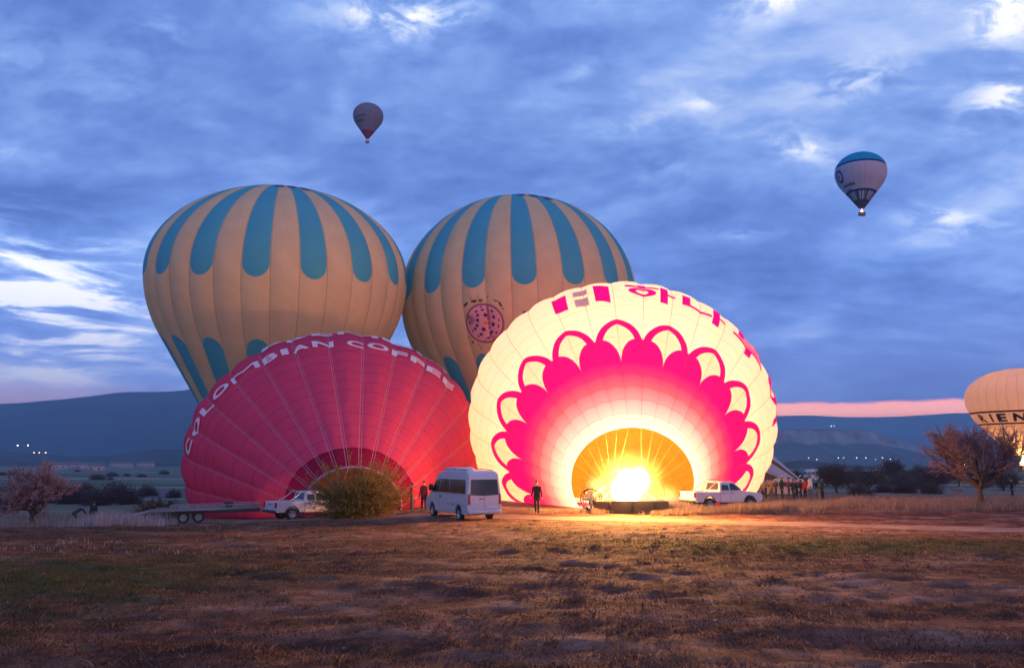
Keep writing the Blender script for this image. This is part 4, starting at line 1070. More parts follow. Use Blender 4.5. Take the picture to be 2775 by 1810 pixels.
for s in (-1, 1):
    r = MB().tube([(1.2, s * wd / 2, dz_ + .27), (Lt, s * wd / 2, dz_ + .27)], .03).tube([(.4, s * wd / 2, dz_ + .12), (Lt, s * wd / 2, dz_ + .12)], .022)
    r.build('side_rail', M_galv, tr)
    for k in range(11): 
        x = 1.2 + k * (Lt - 1.25) / 10; MB().box((x, s * wd / 2, dz_ + .135), (.05, .05, .27)).build('rail_post', M_galv, tr)
    MB().box((Lt / 2, s * (wd / 2 + .012), dz_ + .02), (Lt, .03, .10)).build('edge_strip', M_galv, tr)
MB().tube([(Lt, -wd / 2, dz_ + .27), (Lt, wd / 2, dz_ + .27)], .03).tube([(Lt, -wd / 2, dz_ + .12), (Lt, wd / 2, dz_ + .12)], .022).build('end_rail', M_galv, tr)
for s in (-1, 1): MB().box((-.62, s * .62, dz_ - .12), (1.35, .42, .05), [[math.cos(.18), 0, -math.sin(.18)], [0, 1, 0], [math.sin(.18), 0, math.cos(.18)]]).build('ramp', M_galv, tr, bevel=.01)
MB().tube([(Lt - .2, -.6, dz_ - .15), (Lt + 1.2, 0, dz_ - .2)], .05).tube([(Lt - .2, .6, dz_ - .15), (Lt + 1.2, 0, dz_ - .2)], .05).build('drawbar', M_galv, tr)
wx0 = 1.95
for x in (wx0, wx0 + .84):
    for s in (-1, 1): wheel(tr, x, s * (wd / 2 - .10), .33, .20)
for s in (-1, 1): MB().box((wx0 + .42, s * (wd / 2 + .0), dz_ - .02), (1.75, .24, .03)).build('mudguard', M_chassis, tr)
MB().box((1.0, -wd / 2 + .02, dz_ - .28), (.35, .06, .28)).build('mudflap', M_black, tr)
MB().box((Lt * .72, .3, dz_ + .22), (.5, .5, .36)).build('box_on_deck', M_black, tr, bevel=.03)

# inflation fan beside the mouth
fx_, fy_ = px_x(1600, 48.2), 48.2
fan = empty('inflation_fan', (fx_, fy_, gz(fx_, fy_)), R_(60), 'dark caged inflation fan on the ground beside the flame', 'fan')
MB().tube([(0, .62 * math.cos(t), .72 + .62 * math.sin(t)) for t in np.linspace(0, 2 * math.pi, 28, endpoint=False)], .04, closed=True).tube([(.3, .62 * math.cos(t), .72 + .62 * math.sin(t)) for t in np.linspace(0, 2 * math.pi, 28, endpoint=False)], .04, closed=True).build('cage', M_black, fan)
gr = MB()
for k in range(1, 4): gr.tube([(-.02, .155 * k * math.cos(t), .72 + .155 * k * math.sin(t)) for t in np.linspace(0, 2 * math.pi, 20, endpoint=False)], .012, 4, closed=True)
for k in range(6): gr.tube([(-.02, -.6 * math.cos(k * math.pi / 6), .72 - .6 * math.sin(k * math.pi / 6)), (-.02, .6 * math.cos(k * math.pi / 6), .72 + .6 * math.sin(k * math.pi / 6))], .012, 4)
gr.build('guard', M_steel, fan)
for k in range(4):
    a = k * math.pi / 2; c_, s_ = math.cos(a), math.sin(a); MB().box((.14, .28 * c_, .72 + .28 * s_), (.05, .5, .13), [[1, 0, 0], [0, c_, -s_], [0, s_, c_]]).build('blade', M_alloy, fan)
MB().box((.45, 0, .55), (.45, .40, .42)).build('engine', M_tail, fan, bevel=.04)
for s in (-1, 1): MB().tube([(-.3, s * .5, .05), (.15, s * .4, .35), (.7, s * .5, .05)], .03).build('stand', M_black, fan)

# ================================================================== people
SKIN = plain('skin', (.42, .25, .18), .6); HAIRM = plain('dark_hair', (.02, .015, .012), .7); SHOE = plain('shoe', (.02, .018, .018), .7)
def cloth(name, col): return plain(name, col, .85, var=.3, scale=14)
def person_mesh(pose):
    """one continuous remeshed body; returns mesh with slots skin, top, trousers, shoe"""
    J = {}
    H = pose.get('lean', 0.); cr = pose.get('crouch', 0.)
    hipz = .93 - cr
    J['pel'] = np.array([0, 0, hipz]); up = np.array([math.sin(H), 0, math.cos(H)])
    J['ch'] = J['pel'] + up * .42; J['nk'] = J['pel'] + up * .56; J['hd'] = J['nk'] + up * .17 + np.array([pose.get('nod', 0.) * .10, 0, 0])
    segs = []      # (points, radii, region)
    segs.append(([J['pel'] - up * .06, J['pel'] + up * .08, J['pel'] + up * .26, J['ch'], J['pel'] + up * .50], [.135, .140, .130, .150, .105], 1, 1.32))
    segs.append(([J['pel'] + up * .50, J['nk'], J['nk'] + up * .10], [.065, .058, .056], 0, 1.))
    for s in (-1, 1):
        sh = J['ch'] + up * .07 + np.array([0, s * .185, 0]); key = 'l' if s > 0 else 'r'
        a1, b1 = pose['arm_' + key]     # (upper arm angle fwd, out), (forearm angle fwd, out)
        d1 = np.array([math.sin(a1[0]), s * math.sin(a1[1]), -math.cos(a1[0]) * math.cos(a1[1])]); d1 /= np.linalg.norm(d1)
        d2 = np.array([math.sin(b1[0]), s * math.sin(b1[1]), -math.cos(b1[0]) * math.cos(b1[1])]); d2 /= np.linalg.norm(d2)
        el = sh + d1 * .29; wr = el + d2 * .25
        segs.append(([sh - np.array([0, s * .05, 0]), sh, sh + d1 * .15, el, el + d2 * .12, wr], [.075, .072, .060, .050, .048, .038], 1, 1.))
        pal = wr + d2 * .08; segs.append(([wr, wr + d2 * .04, pal], [.028, .036, .034], 0, 1.))
        side = np.cross(d2, np.array([1., 0, 0])); side = side / (np.linalg.norm(side) + 1e-6) if np.linalg.norm(side) > .2 else np.array([0, 1., 0])
        fw = np.cross(side, d2)
        for q in range(4):
            base = pal + fw * (q - 1.5) * .019; ln = (.062, .074, .070, .055)[q]; curl = s * side * -.02
            segs.append(([base - d2 * .01, base + d2 * ln * .55, base + d2 * ln + curl], [.0115, .0105, .009], 0, 1.))
        tb = wr + d2 * .03 + fw * .03; segs.append(([tb, tb + fw * .026 + d2 * .026, tb + fw * .030 + d2 * .055], [.014, .012, .010], 0, 1.))
        hp = J['pel'] + np.array([0, s * .09, -.02]); lg = pose['leg_' + key]  # thigh fwd angle, shin fwd angle, out
        o_ = lg[2] if len(lg) > 2 else .04
        t1 = np.array([math.sin(lg[0]), s * o_, -math.cos(lg[0])]); t1 /= np.linalg.norm(t1); t2 = np.array([math.sin(lg[1]), s * o_ * .5, -math.cos(lg[1])]); t2 /= np.linalg.norm(t2)
        kn = hp + t1 * .43; an = kn + t2 * .41
        segs.append(([hp + np.array([0, 0, .04]), hp + t1 * .12, kn, kn + t2 * .13, an], [.105, .092, .063, .062, .046], 2, 1.))
        f_ = np.array([math.cos(-lg[1] * .3), 0, math.sin(lg[1] * .3) * .2]); segs.append(([an + np.array([-.045, 0, -.035]), an + np.array([.05, 0, -.045]), an + f_ * .19 + np.array([0, 0, -.06])], [.045, .046, .034], 3, 1.))
    mb = MB(); samp = []
    for pts, rad, reg, fl in segs:
        pts = np.array(pts, float); rad = np.array(rad, float)
        t = np.linspace(0, len(pts) - 1, (len(pts) - 1) * 4 + 1); P_ = np.stack([np.interp(t, range(len(pts)), pts[:, k]) for k in range(3)], 1); r_ = np.interp(t, range(len(pts)), rad)
        tg0 = P_[1] - P_[0]; tg0 /= np.linalg.norm(tg0); tg1 = P_[-1] - P_[-2]; tg1 /= np.linalg.norm(tg1)
        P2 = np.concatenate([[P_[0] - tg0 * r_[0] * .8], [P_[0] - tg0 * r_[0] * .5], P_, [P_[-1] + tg1 * r_[-1] * .5], [P_[-1] + tg1 * r_[-1] * .8]]); r2 = np.concatenate([[r_[0] * .25, r_[0] * .8], r_, [r_[-1] * .8, r_[-1] * .25]])
        v, f = tube(P2, r2, 12)
        if fl != 1.: v[:, 1] = v[:, 1] * fl; v[:, 0] = P2[:, 0].repeat(12) + (v[:, 0] - P2[:, 0].repeat(12)) * .80
        mb.add(v, f)
        n_ = len(v); caps = []
        for st in (0, n_ - 12): mb.f.append(np.array([[st + k, st + k + 1, st + 11 - k - 1, st + 11 - k] for k in range(5)]) + mb.n - n_)
        for a_, b_ in zip(P_, r_): samp.append((*a_, b_, reg))
    # head: skull, jaw, nose, ears
    h = J['hd']; ph, th = np.meshgrid(np.linspace(0, 2 * math.pi, 20, endpoint=False), np.linspace(.05, math.pi - .05, 14)); 
    n_ = np.stack([np.sin(th) * np.cos(ph), np.sin(th) * np.sin(ph), np.cos(th)], -1); rx = np.array([.098, .076, .122])
    hv = n_ * rx; hv[..., 0] += .012 * (n_[..., 2] < -.2) ; hv[..., 1] *= 1 - .22 * sm(-n_[..., 2], .1, .9); hv[..., 2] *= 1.02
    hv[..., 0] -= .014 * np.exp(-((n_[..., 2] - .10) / .12) ** 2 - ((np.abs(n_[..., 1]) - .38) / .16) ** 2) * (n_[..., 0] > 0)
    hv[..., 0] += .030 * np.exp(-((n_[..., 2] + .16) / .17) ** 2 - (n_[..., 1] / .16) ** 2) * (n_[..., 0] > 0)
    hv[..., 0] += .010 * np.exp(-((n_[..., 2] + .52) / .09) ** 2 - (n_[..., 1] / .34) ** 2) * (n_[..., 0] > 0)
    hv[..., 1] += np.sign(n_[..., 1]) * .020 * np.exp(-((n_[..., 2]) / .22) ** 2 - (n_[..., 0] / .22) ** 2)
    mb.add(hv.reshape(-1, 3) + h, grid_faces(14, 20, True)); n0 = mb.n - 280
    for st in (0, 260): mb.f.append(np.array([[st + k, st + k + 1, st + 19 - k - 1, st + 19 - k] for k in range(9)]) + n0)
    for k in range(6): samp.append((*(h + np.array([0, 0, -.06 + .03 * k])), .11, 0))
    o = mb.build('body', None or SKIN, None); md = o.modifiers.new('r', 'REMESH'); md.mode = 'VOXEL'; md.voxel_size = .011
    sd_ = o.modifiers.new('s', 'SMOOTH'); sd_.iterations = 3; sd_.factor = .4
    bpy.context.view_layer.update(); me = bpy.data.meshes.new_from_object(o.evaluated_get(bpy.context.evaluated_depsgraph_get())); bpy.data.objects.remove(o)
    me.materials.clear()
    for m_ in (SKIN, SKIN, SKIN, SHOE): me.materials.append(m_)
    n = len(me.polygons); c_ = np.empty(n * 3, np.float32); me.polygons.foreach_get('center', c_); c_ = c_.reshape(-1, 3)
    sp = np.array(samp); reg = np.zeros(n, np.int32)
    for i in range(0, n, 4000):
        d = np.linalg.norm(c_[i:i + 4000, None] - sp[None, :, :3], axis=2) - sp[None, :, 3]; reg[i:i + 4000] = sp[d.argmin(1), 4]
    reg[(reg == 1) & (c_[:, 2] < hipz - .10)] = 2
    me.polygons.foreach_set('material_index', reg); me.polygons.foreach_set('use_smooth', np.ones(n, bool)); me.name = 'body'
    # hair cap
    k = (n_[..., 2] > .05 - .45 * (n_[..., 0] < .15)) ; hv2 = (n_ * rx * 1.07 + np.array([-.006, 0, .004])); f = grid_faces(14, 20, True); kk = k.reshape(-1); f = f[kk[f].all(1)]
    hm = np_mesh('hair', hv2.reshape(-1, 3) + h, f)
    # headgear shell (beanie) and backpack shapes share the head / chest position
    k2 = (n_[..., 2] > .22); f2 = grid_faces(14, 20, True); f2 = f2[k2.reshape(-1)[f2].all(1)]; hat = np_mesh('beanie', (n_ * rx * 1.16 + np.array([-.004, 0, .012])).reshape(-1, 3) + h, f2)
    return me, hm, hat, J
A0 = ((.05, .12), (.22, .10))
POSE = {
    'walk': dict(lean=.05, nod=.2, arm_l=((-.28, .18), (-.05, .14)), arm_r=((.25, .18), (.45, .14)), leg_l=(.26, .10), leg_r=(-.16, -.42)),
    'stand': dict(arm_l=((-.05, .14), (.15, .10)), arm_r=((.02, .16), (.25, .12)), leg_l=(.03, -.02, .09), leg_r=(-.02, -.05, .09)),
    'photo': dict(nod=.15, arm_l=((.75, .22), (2.0, -.25)), arm_r=((.80, .22), (2.05, -.25)), leg_l=(.05, 0, .08), leg_r=(-.04, -.08, .08)),
    'folded': dict(lean=.02, arm_l=((.25, .16), (1.25, -.45)), arm_r=((.28, .16), (1.2, -.45)), leg_l=(.02, -.02, .11), leg_r=(0, -.04, .11)),
    'bend': dict(lean=.95, crouch=.10, nod=.4, arm_l=((1.0, .1), (.5, .05)), arm_r=((.9, .1), (.6, .05)), leg_l=(.45, -.35, .1), leg_r=(.35, -.30, .1)),
}
PM = {k: person_mesh(v) for k, v in POSE.items()}
EYE = plain('eye', (.02, .02, .02), .3)
phone_me = MB().box((0, 0, 0), (.012, .08, .155)).build('phone', M_black); bpy.data.objects.remove(phone_me)
pack_me = MB()
pack_me.box((-.20, 0, 1.28), (.17, .30, .42)).box((-.30, 0, 1.20), (.05, .22, .22)); pk_ = pack_me.build('backpack', M_black, bevel=.05); PACK = pk_
CL = {n: cloth(n, c_) for n, c_ in dict(black_jacket=(.016, .015, .018), navy_jacket=(.02, .03, .07), red_jacket=(.55, .03, .03), maroon_jacket=(.26, .02, .03), orange_jacket=(.38, .11, .02), grey_coat=(.30, .28, .30), white_coat=(.62, .60, .62), green_coat=(.05, .07, .035), yellow_vest=(.45, .25, .03), brown_jacket=(.11, .065, .035), jeans=(.035, .05, .10), dark_trousers=(.02, .02, .024), khaki=(.20, .15, .10), grey_trousers=(.12, .12, .13)).items()}
WHITEHAT = cloth('white_knit', (.75, .74, .74)); REDHAT = cloth('red_knit', (.35, .03, .03))
def add_person(px, Y, rz, pose, top, bot, label, group=None, hat=None, pack=False, x=None, dz=0., scale=1.):
    me, hm, hatm, J = PM[pose]; x = px_x(px, Y) if x is None else x
    root = empty('person', (x, Y, gz(x, Y) + dz), R_(rz), label, 'person', group); root.scale = (scale,) * 3
    o = bpy.data.objects.new('body', me); COL.objects.link(o); o.parent = root
    low = min(v.co.z for v in me.vertices); o.location.z = -low + .0
    for i, m_ in ((1, CL[top]), (2, CL[bot])): o.material_slots[i].link = 'OBJECT'; o.material_slots[i].material = m_
    h = bpy.data.objects.new('hair', hm); COL.objects.link(h); h.parent = root; h.location.z = -low
    if not hm.materials: hm.materials.append(HAIRM)
    if hat:
        if not hatm.materials: hatm.materials.append(hat)
        b = bpy.data.objects.new('beanie', hatm); COL.objects.link(b); b.parent = root; b.location.z = -low; b.material_slots[0].link = 'OBJECT'; b.material_slots[0].material = hat
    if pack:
        b = bpy.data.objects.new('backpack', PACK.data); COL.objects.link(b); b.parent = root; b.location.z = -low - .02
    for s in (-1, 1):
        e_ = bpy.data.objects.new('eye', EYE_ME); COL.objects.link(e_); e_.parent = root; e_.location = Vector(J['hd']) + Vector((.082, s * .030, .016 - low))
    return root
v_, f_ = lathe_y([(.001, -.012), (.010, -.007), (.013, 0), (.010, .007), (.001, .012)], 10); EYE_ME = np_mesh('eye', v_, f_); EYE_ME.materials.append(EYE)
G_ = 'onlookers standing in the dry grass'
add_person(1455, 46., 255, 'walk', 'black_jacket', 'dark_trousers', 'person in dark clothes walking on the dirt in front of the glowing balloon', scale=1.05)
add_person(1116, 51., 200, 'folded', 'red_jacket', 'grey_trousers', 'person in red jacket standing close to the bush')
add_person(1148, 50.5, 245, 'stand', 'maroon_jacket', 'dark_trousers', 'person in dark red jacket standing beside the white minibus', scale=1.04)
add_person(1612, 48.8, 20, 'bend', 'grey_coat', 'khaki', 'crew member in grey bending down beside the inflation fan', hat=WHITEHAT)
add_person(198, 56., 40, 'bend', 'navy_jacket', 'dark_trousers', 'stooping person in dark clothes in the tall grass by the blossom tree', 'people in the tall grass by the blossom tree', dz=.05)
add_person(250, 56., 80, 'stand', 'black_jacket', 'dark_trousers', 'upright person in black in the tall grass by the blossom tree', 'people in the tall grass by the blossom tree', scale=1.08, dz=-.2)
add_person(2745, 72., 170, 'stand', 'black_jacket', 'dark_trousers', 'lone person in black standing beyond the bare tree')
crowd = [(2006, 66, 180, 'stand', 'brown_jacket', 'dark_trousers', 'onlooker in brown just behind the bonnet of the pickup', None, 0), (2026, 67, 190, 'photo', 'black_jacket', 'jeans', 'onlooker holding up both hands just beyond the pickup bonnet', None, 0),
         (2060, 65, 185, 'stand', 'orange_jacket', 'khaki', 'onlooker in orange jacket, nearest of the crowd to the glowing balloon', None, 0), (2076, 68, 170, 'folded', 'yellow_vest', 'dark_trousers', 'onlooker in yellow vest with folded arms', None, 0),
         (2092, 66, 200, 'photo', 'yellow_vest', 'khaki', 'onlooker in yellow vest raising both hands', None, 0), (2104, 70, 180, 'photo', 'brown_jacket', 'jeans', 'onlooker with white knit cap raising both hands', WHITEHAT, 0),
         (2121, 66.5, 175, 'stand', 'black_jacket', 'dark_trousers', 'tall onlooker in black with a white knit cap', WHITEHAT, 0), (2139, 68, 165, 'folded', 'maroon_jacket', 'grey_trousers', 'onlooker in dark red with folded arms before the small beige van', None, 0),
         (2152, 66, 190, 'stand', 'navy_jacket', 'jeans', 'onlooker in navy jacket carrying a dark backpack', None, 1), (2160, 70, 180, 'photo', 'orange_jacket', 'dark_trousers', 'onlooker in orange jacket raising both hands', None, 0),
         (2172, 67, 172, 'folded', 'black_jacket', 'jeans', 'onlooker in black jacket and jeans with folded arms', None, 0), (2183, 66, 200, 'stand', 'red_jacket', 'dark_trousers', 'onlooker in red jacket with backpack', None, 1),
         (2198, 65, 185, 'stand', 'white_coat', 'grey_trousers', 'tall onlooker in a pale coat', None, 0), (2215, 68, 180, 'photo', 'black_jacket', 'khaki', 'onlooker in black with white cap at the far edge of the crowd', WHITEHAT, 0),
         (2230, 67, 190, 'stand', 'green_coat', 'dark_trousers', 'onlooker in a long dark green coat, last of the crowd', None, 0)]
for k, (px, Y, rz, po, a, b, lab, hat, pk) in enumerate(crowd): add_person(px, Y, rz + 0, po, a, b, lab, G_, hat, bool(pk), scale=1.0 + .05 * ((k * 7) % 5 - 2) / 2 + (.10 if 'tall' in lab else 0))
bpy.data.objects.remove(pk_)
# ================================================================== vegetation
M_bark = plain('bark', (.075, .050, .042), .9, var=.4, scale=6)
M_twig = plain('twig', (.20, .12, .125), .9, var=.4, scale=3)
M_twig_dark = plain('dark_twig', (.085, .055, .06), .9, var=.4, scale=3)
def leafmat(name, a, b):
    m = new_mat(name); c = mixc(noise(texco('Object'), 2.2, 4, .7), a, b)
    d = X.T.nodes.new('ShaderNodeBsdfDiffuse'); t = X.T.nodes.new('ShaderNodeBsdfTranslucent'); x = X.T.nodes.new('ShaderNodeMixShader'); x.inputs[0].default_value = .35
    setin(d, 'Color', c); setin(t, 'Color', c); X.T.links.new(d.outputs[0], x.inputs[1]); X.T.links.new(t.outputs[0], x.inputs[2]); out(x.outputs[0]); return m
M_blossom = leafmat('blossom', (.38, .24, .24), (.62, .45, .42))
M_bud = leafmat('bud', (.30, .17, .18), (.48, .30, .30))
M_olive = leafmat('olive_leaf', (.19, .130, .022), (.46, .30, .06))

def sticks(P0, P1, r0, r1):
    """many three-sided tapered twigs at once"""
    P0, P1 = np.asarray(P0), np.asarray(P1); n = len(P0); t = P1 - P0; t /= np.linalg.norm(t, axis=1)[:, None] + 1e-9
    ref = np.where(np.abs(t[:, 2:3]) > .9, np.array([[1., 0, 0]]), np.array([[0, 0, 1.]])); a = np.cross(t, ref); a /= np.linalg.norm(a, axis=1)[:, None]; b = np.cross(t, a)
    an = np.array([0, 2.094, 4.189]); ring = a[:, None] * np.cos(an)[None, :, None] + b[:, None] * np.sin(an)[None, :, None]
    v = np.concatenate([P0[:, None] + ring * np.reshape(r0, (-1, 1, 1)), P1[:, None] + ring * np.reshape(r1, (-1, 1, 1))], 1).reshape(-1, 3)
    f = np.array([[0, 1, 4, 3], [1, 2, 5, 4], [2, 0, 3, 5]]); return v, (np.arange(n)[:, None, None] * 6 + f[None]).reshape(-1, 4)
def flakes(C, size, rg):
    """small randomly turned quads (leaves, buds, petals)"""
    n = len(C); a = rg.normal(size=(n, 3)); a /= np.linalg.norm(a, axis=1)[:, None]; b = np.cross(a, rg.normal(size=(n, 3))); b /= np.linalg.norm(b, axis=1)[:, None]
    s = np.reshape(size, (-1, 1)); v = np.stack([C - a * s, C - b * s * .55, C + a * s, C + b * s * .55], 1).reshape(-1, 3)
    return v, np.arange(n * 4).reshape(-1, 4)
def grow(seed, h, trunk, spread, lean=(0, 0), nb=5, levels=4, r0=.16, up=.25, kids=(3, 5)):
    """limbs as polylines by level, end points for buds"""
    rg = np.random.default_rng(seed); lv = [[] for _ in range(levels + 1)]
    top = np.array([lean[0] * trunk, lean[1] * trunk, trunk]); pts = np.array([[0, 0, -.1], [top[0] * .3 + .04, top[1] * .3, trunk * .4], [top[0] * .6 - .03, top[1] * .6, trunk * .75], top])
    lv[0].append((pts, r0)); front = [(top, np.array([lean[0], lean[1], 1.]), r0 * .7)]
    for L in range(1, levels + 1):
        nx = []
        for base, d, r in front:
            n = nb if L == 1 else rg.integers(kids[0], kids[1] + 1)
            for k in range(n):
                ln = (h - trunk) * (.46, .34, .24, .16, .12)[L - 1] * rg.uniform(.7, 1.25)
                az = 2 * math.pi * (k + rg.uniform(0, .7)) / n if L == 1 else None
                if L == 1: nd = np.array([math.cos(az) * spread * rg.uniform(.7, 1.2), math.sin(az) * spread * rg.uniform(.7, 1.2), rg.uniform(.55, 1.05)])
                else: nd = d / np.linalg.norm(d) + rg.normal(size=3) * .55 + np.array([0, 0, up])
                nd /= np.linalg.norm(nd); bend = rg.normal(size=3) * .12 * ln
                st = base if L == 1 else base[rg.integers(1, len(base))] if base.ndim == 2 else base
                P_ = np.array([st, st + nd * ln * .5 + bend, st + nd * ln + np.array([0, 0, .05 * ln])]); lv[L].append((P_, r))
                nx.append((P_, nd, r * .58))
        front = nx
    return lv, rg
def make_tree(name, seed, loc, h, trunk, spread, label, cat, group=None, lean=(0, 0), nb=5, levels=5, r0=.16, leafm=None, leafn=3, leafs=.03, twigm=None, kids=(3, 5), up=.25):
    lv, rg = grow(seed, h, trunk, spread, lean, nb, levels, r0, up, kids)
    root = empty(name, loc, label=label, cat=cat, group=group)
    t = MB()
    for L in (0, 1, 2):
        for P_, r in lv[L]:
            tt = np.linspace(0, len(P_) - 1, (len(P_) - 1) * 3 + 1); Q = np.stack([np.interp(tt, range(len(P_)), P_[:, k]) for k in range(3)], 1)
            t.tube(Q, np.linspace(r * (1.25 if L == 0 else 1), r * .55, len(Q)), 7 if L < 2 else 5)
    t.build('trunk', M_bark, root, True)
    c = MB(); ends = []
    for L in range(3, levels + 1):
        if not lv[L]: continue
        A_ = np.array([q[0] for q in lv[L]]); r = np.array([q[1] for q in lv[L]]); r = np.maximum(r, .009)
        c.add(*sticks(A_[:, 0], A_[:, 1], r, r * .8)); c.add(*sticks(A_[:, 1], A_[:, 2], r * .8, np.maximum(r * .45, .006)))
        if L >= levels - 1: ends.append(A_)
    cr = c.build('crown', twigm or M_twig, root)
    if leafm:
        E_ = np.concatenate(ends); n = len(E_) * leafn; i = rg.integers(0, len(E_), n); w = rg.uniform(0, 1, (n, 1)); C = np.where(w < .5, E_[i, 0] + (E_[i, 1] - E_[i, 0]) * w * 2, E_[i, 1] + (E_[i, 2] - E_[i, 1]) * (w * 2 - 1))
        v, f = flakes(C + rg.normal(size=C.shape) * .03, rg.uniform(.6, 1.3, n) * leafs, rg)
        o = MB().add(v, f).build('blossom' if leafm is M_blossom else 'buds', leafm, cr); tag(o, kind='stuff')
    return root
# bare almond tree at one side, blossom tree at the other
ax_ = px_x(2658, 48.5)
make_tree('almond_tree', 11, (ax_, 48.5, gz(ax_, 48.5)), 4.9, 1.2, .95, 'bare pinkish almond tree with a dark leaning trunk, in front of the amber balloon', 'tree', lean=(.06, 0), nb=7, levels=5, r0=.20, leafm=M_bud, leafn=4, leafs=.024, kids=(4, 5), up=.20)
bx1 = px_x(85, 43.5)
make_tree('blossom_tree', 23, (bx1, 43.5, gz(bx1, 43.5) - .05), 2.9, .75, .60, 'low almond tree in pale blossom with several dark stems in the dry grass', 'tree', nb=7, levels=5, r0=.15, leafm=M_blossom, leafn=5, leafs=.036, kids=(3, 5), up=.30)

def make_bush():
    x = px_x(968, 46.4); y = 46.4; rg = np.random.default_rng(77); n = 520
    root = empty('bush', (x, y, gz(x, y) - .1), label='dense olive green bush in front of the crimson balloon', cat='bush')
    az = rg.uniform(0, 2 * math.pi, n); r0 = rg.uniform(0, .7, n); b = np.stack([r0 * np.cos(az), r0 * np.sin(az), 0 * az], 1)
    lo = rg.uniform(.1, 1., n) ** .8; el = np.clip(rg.normal(.62, .30, n), .05, 1.35); reach = 2.55 * lo
    reach = reach * (.80 + .45 * vnoise(np.cos(az) * 2.2 + 9, el * 2.5 + np.sin(az) * 2.2, 12)) * np.where(rg.uniform(0, 1, n) > .9, 1.18, 1.)
    d = np.stack([np.cos(az) * np.cos(el), np.sin(az) * np.cos(el), np.sin(el) * 1.55], 1)
    m = b + d * (reach * .62)[:, None]; e_ = b + d * reach[:, None] + np.stack([np.cos(az) * .22, np.sin(az) * .22, -.12 * reach], 1)
    e_ += rg.normal(size=e_.shape) * .12
    c = MB(); c.add(*sticks(b, m, np.full(n, .020), np.full(n, .014))); c.add(*sticks(m, e_, np.full(n, .014), np.full(n, .006)))
    k = 6; i = np.repeat(np.arange(n), k); w = rg.uniform(.15, 1, len(i))[:, None]; st = np.where(w < .5, b[i] + (m[i] - b[i]) * w * 2, m[i] + (e_[i] - m[i]) * (w * 2 - 1)); sd_ = rg.normal(size=st.shape) * .20 + d[i] * .22 + np.array([0, 0, .06])
    c.add(*sticks(st, st + sd_, np.full(len(i), .009), np.full(len(i), .004)))
    stm = c.build('stems', M_twig_dark, root)
    S_ = np.concatenate([st, m]); E2 = np.concatenate([st + sd_ * 1.1, e_]); nl = 46000; j = rg.integers(0, len(S_), nl); w = rg.uniform(0, 1.05, (nl, 1)); C = S_[j] + (E2[j] - S_[j]) * w + rg.normal(size=(nl, 3)) * .055
    C[:, 2] = np.abs(C[:, 2]) + .02
    v, f = flakes(C, rg.uniform(.025, .060, nl), rg); tag(MB().add(v, f).build('leaves', M_olive, root), kind='stuff')
make_bush()

# scrub in the valley: a few shapes, copied
def proto_shrub(seed, w, h, n, leafm, trunk=0.):
    rg = np.random.default_rng(seed); az = rg.uniform(0, 2 * math.pi, n); el = np.arccos(rg.uniform(0, 1, n)); q = rg.uniform(.55, 1., n) * (1 + .35 * (vnoise(np.cos(az) * 2 + 5, np.sin(az) * 2 + seed, seed) - .5))
    d = np.stack([np.sin(el) * np.cos(az) * w / 2, np.sin(el) * np.sin(az) * w / 2, np.cos(el) * (h - trunk) * .95], 1) * q[:, None]; b = np.stack([.12 * w * np.cos(az), .12 * w * np.sin(az), 0 * az], 1) * rg.uniform(0, 1, (n, 1))
    b[:, 2] += trunk; d[:, 2] += trunk; m = b + (d - b) * .5 + rg.normal(size=d.shape) * .06 * w
    c = MB().add(*sticks(b, m, np.full(n, .03), np.full(n, .022))).add(*sticks(m, d, np.full(n, .022), np.full(n, .010)))
    k = 5; i = np.repeat(np.arange(n), k); t = rg.uniform(.2, 1, (len(i), 1)); st = m[i] + (d[i] - m[i]) * t; c.add(*sticks(st, st + rg.normal(size=st.shape) * .11 * w * .7 + np.array([0, 0, .03 * h]), np.full(len(i), .014), np.full(len(i), .006)))
    nl = n * 14; j = rg.integers(0, n, nl); t = rg.uniform(0, 1.02, (nl, 1)); C = np.where(t < .35, b[j] + (m[j] - b[j]) * t * 2, m[j] + (d[j] - m[j]) * t) + rg.normal(size=(nl, 3)) * .055 * w; C[:, 2] = np.abs(C[:, 2])
    v, f = flakes(C, rg.uniform(.03, .075, nl) * (.5 + .25 * w), rg)
    return c, (v, f), leafm, trunk, w
M_scrub = leafmat('scrub_twigs', (.085, .048, .052), (.17, .105, .11)); M_scrub2 = leafmat('rusty_scrub', (.12, .050, .028), (.22, .10, .06)); M_scrub3 = leafmat('grey_scrub', (.11, .09, .08), (.20, .16, .14))
def build_shrub(pr, name):
    c, (v, f), lm, trunk, w = pr
    root = empty(name, (0, 0, 0)); s = c.build('stems', M_twig_dark, root)
    if trunk:
        MB().tube([(0, 0, -.1), (.08, 0, trunk * .5), (-.04, .05, trunk), (.1, .1, trunk * 1.4)], (.16, .13, .11, .07), 6).build('trunk', M_bark, root)
    tag(MB().add(v, f).build('twig_tips', lm, root), kind='stuff'); return root
PROTO = [build_shrub(proto_shrub(s, w, h, n, lm, tr_), nm) for s, w, h, n, lm, tr_, nm in ((1, 3.4, 2.2, 150, M_scrub, 0, 'shrub'), (2, 4.6, 2.6, 190, M_scrub, 0, 'shrub'), (3, 2.8, 1.8, 120, M_scrub2, 0, 'shrub'), (4, 4.4, 3.9, 170, M_scrub, 1.2, 'orchard_tree'), (5, 4.8, 3.4, 180, M_scrub3, .9, 'orchard_tree'))]
used = set()
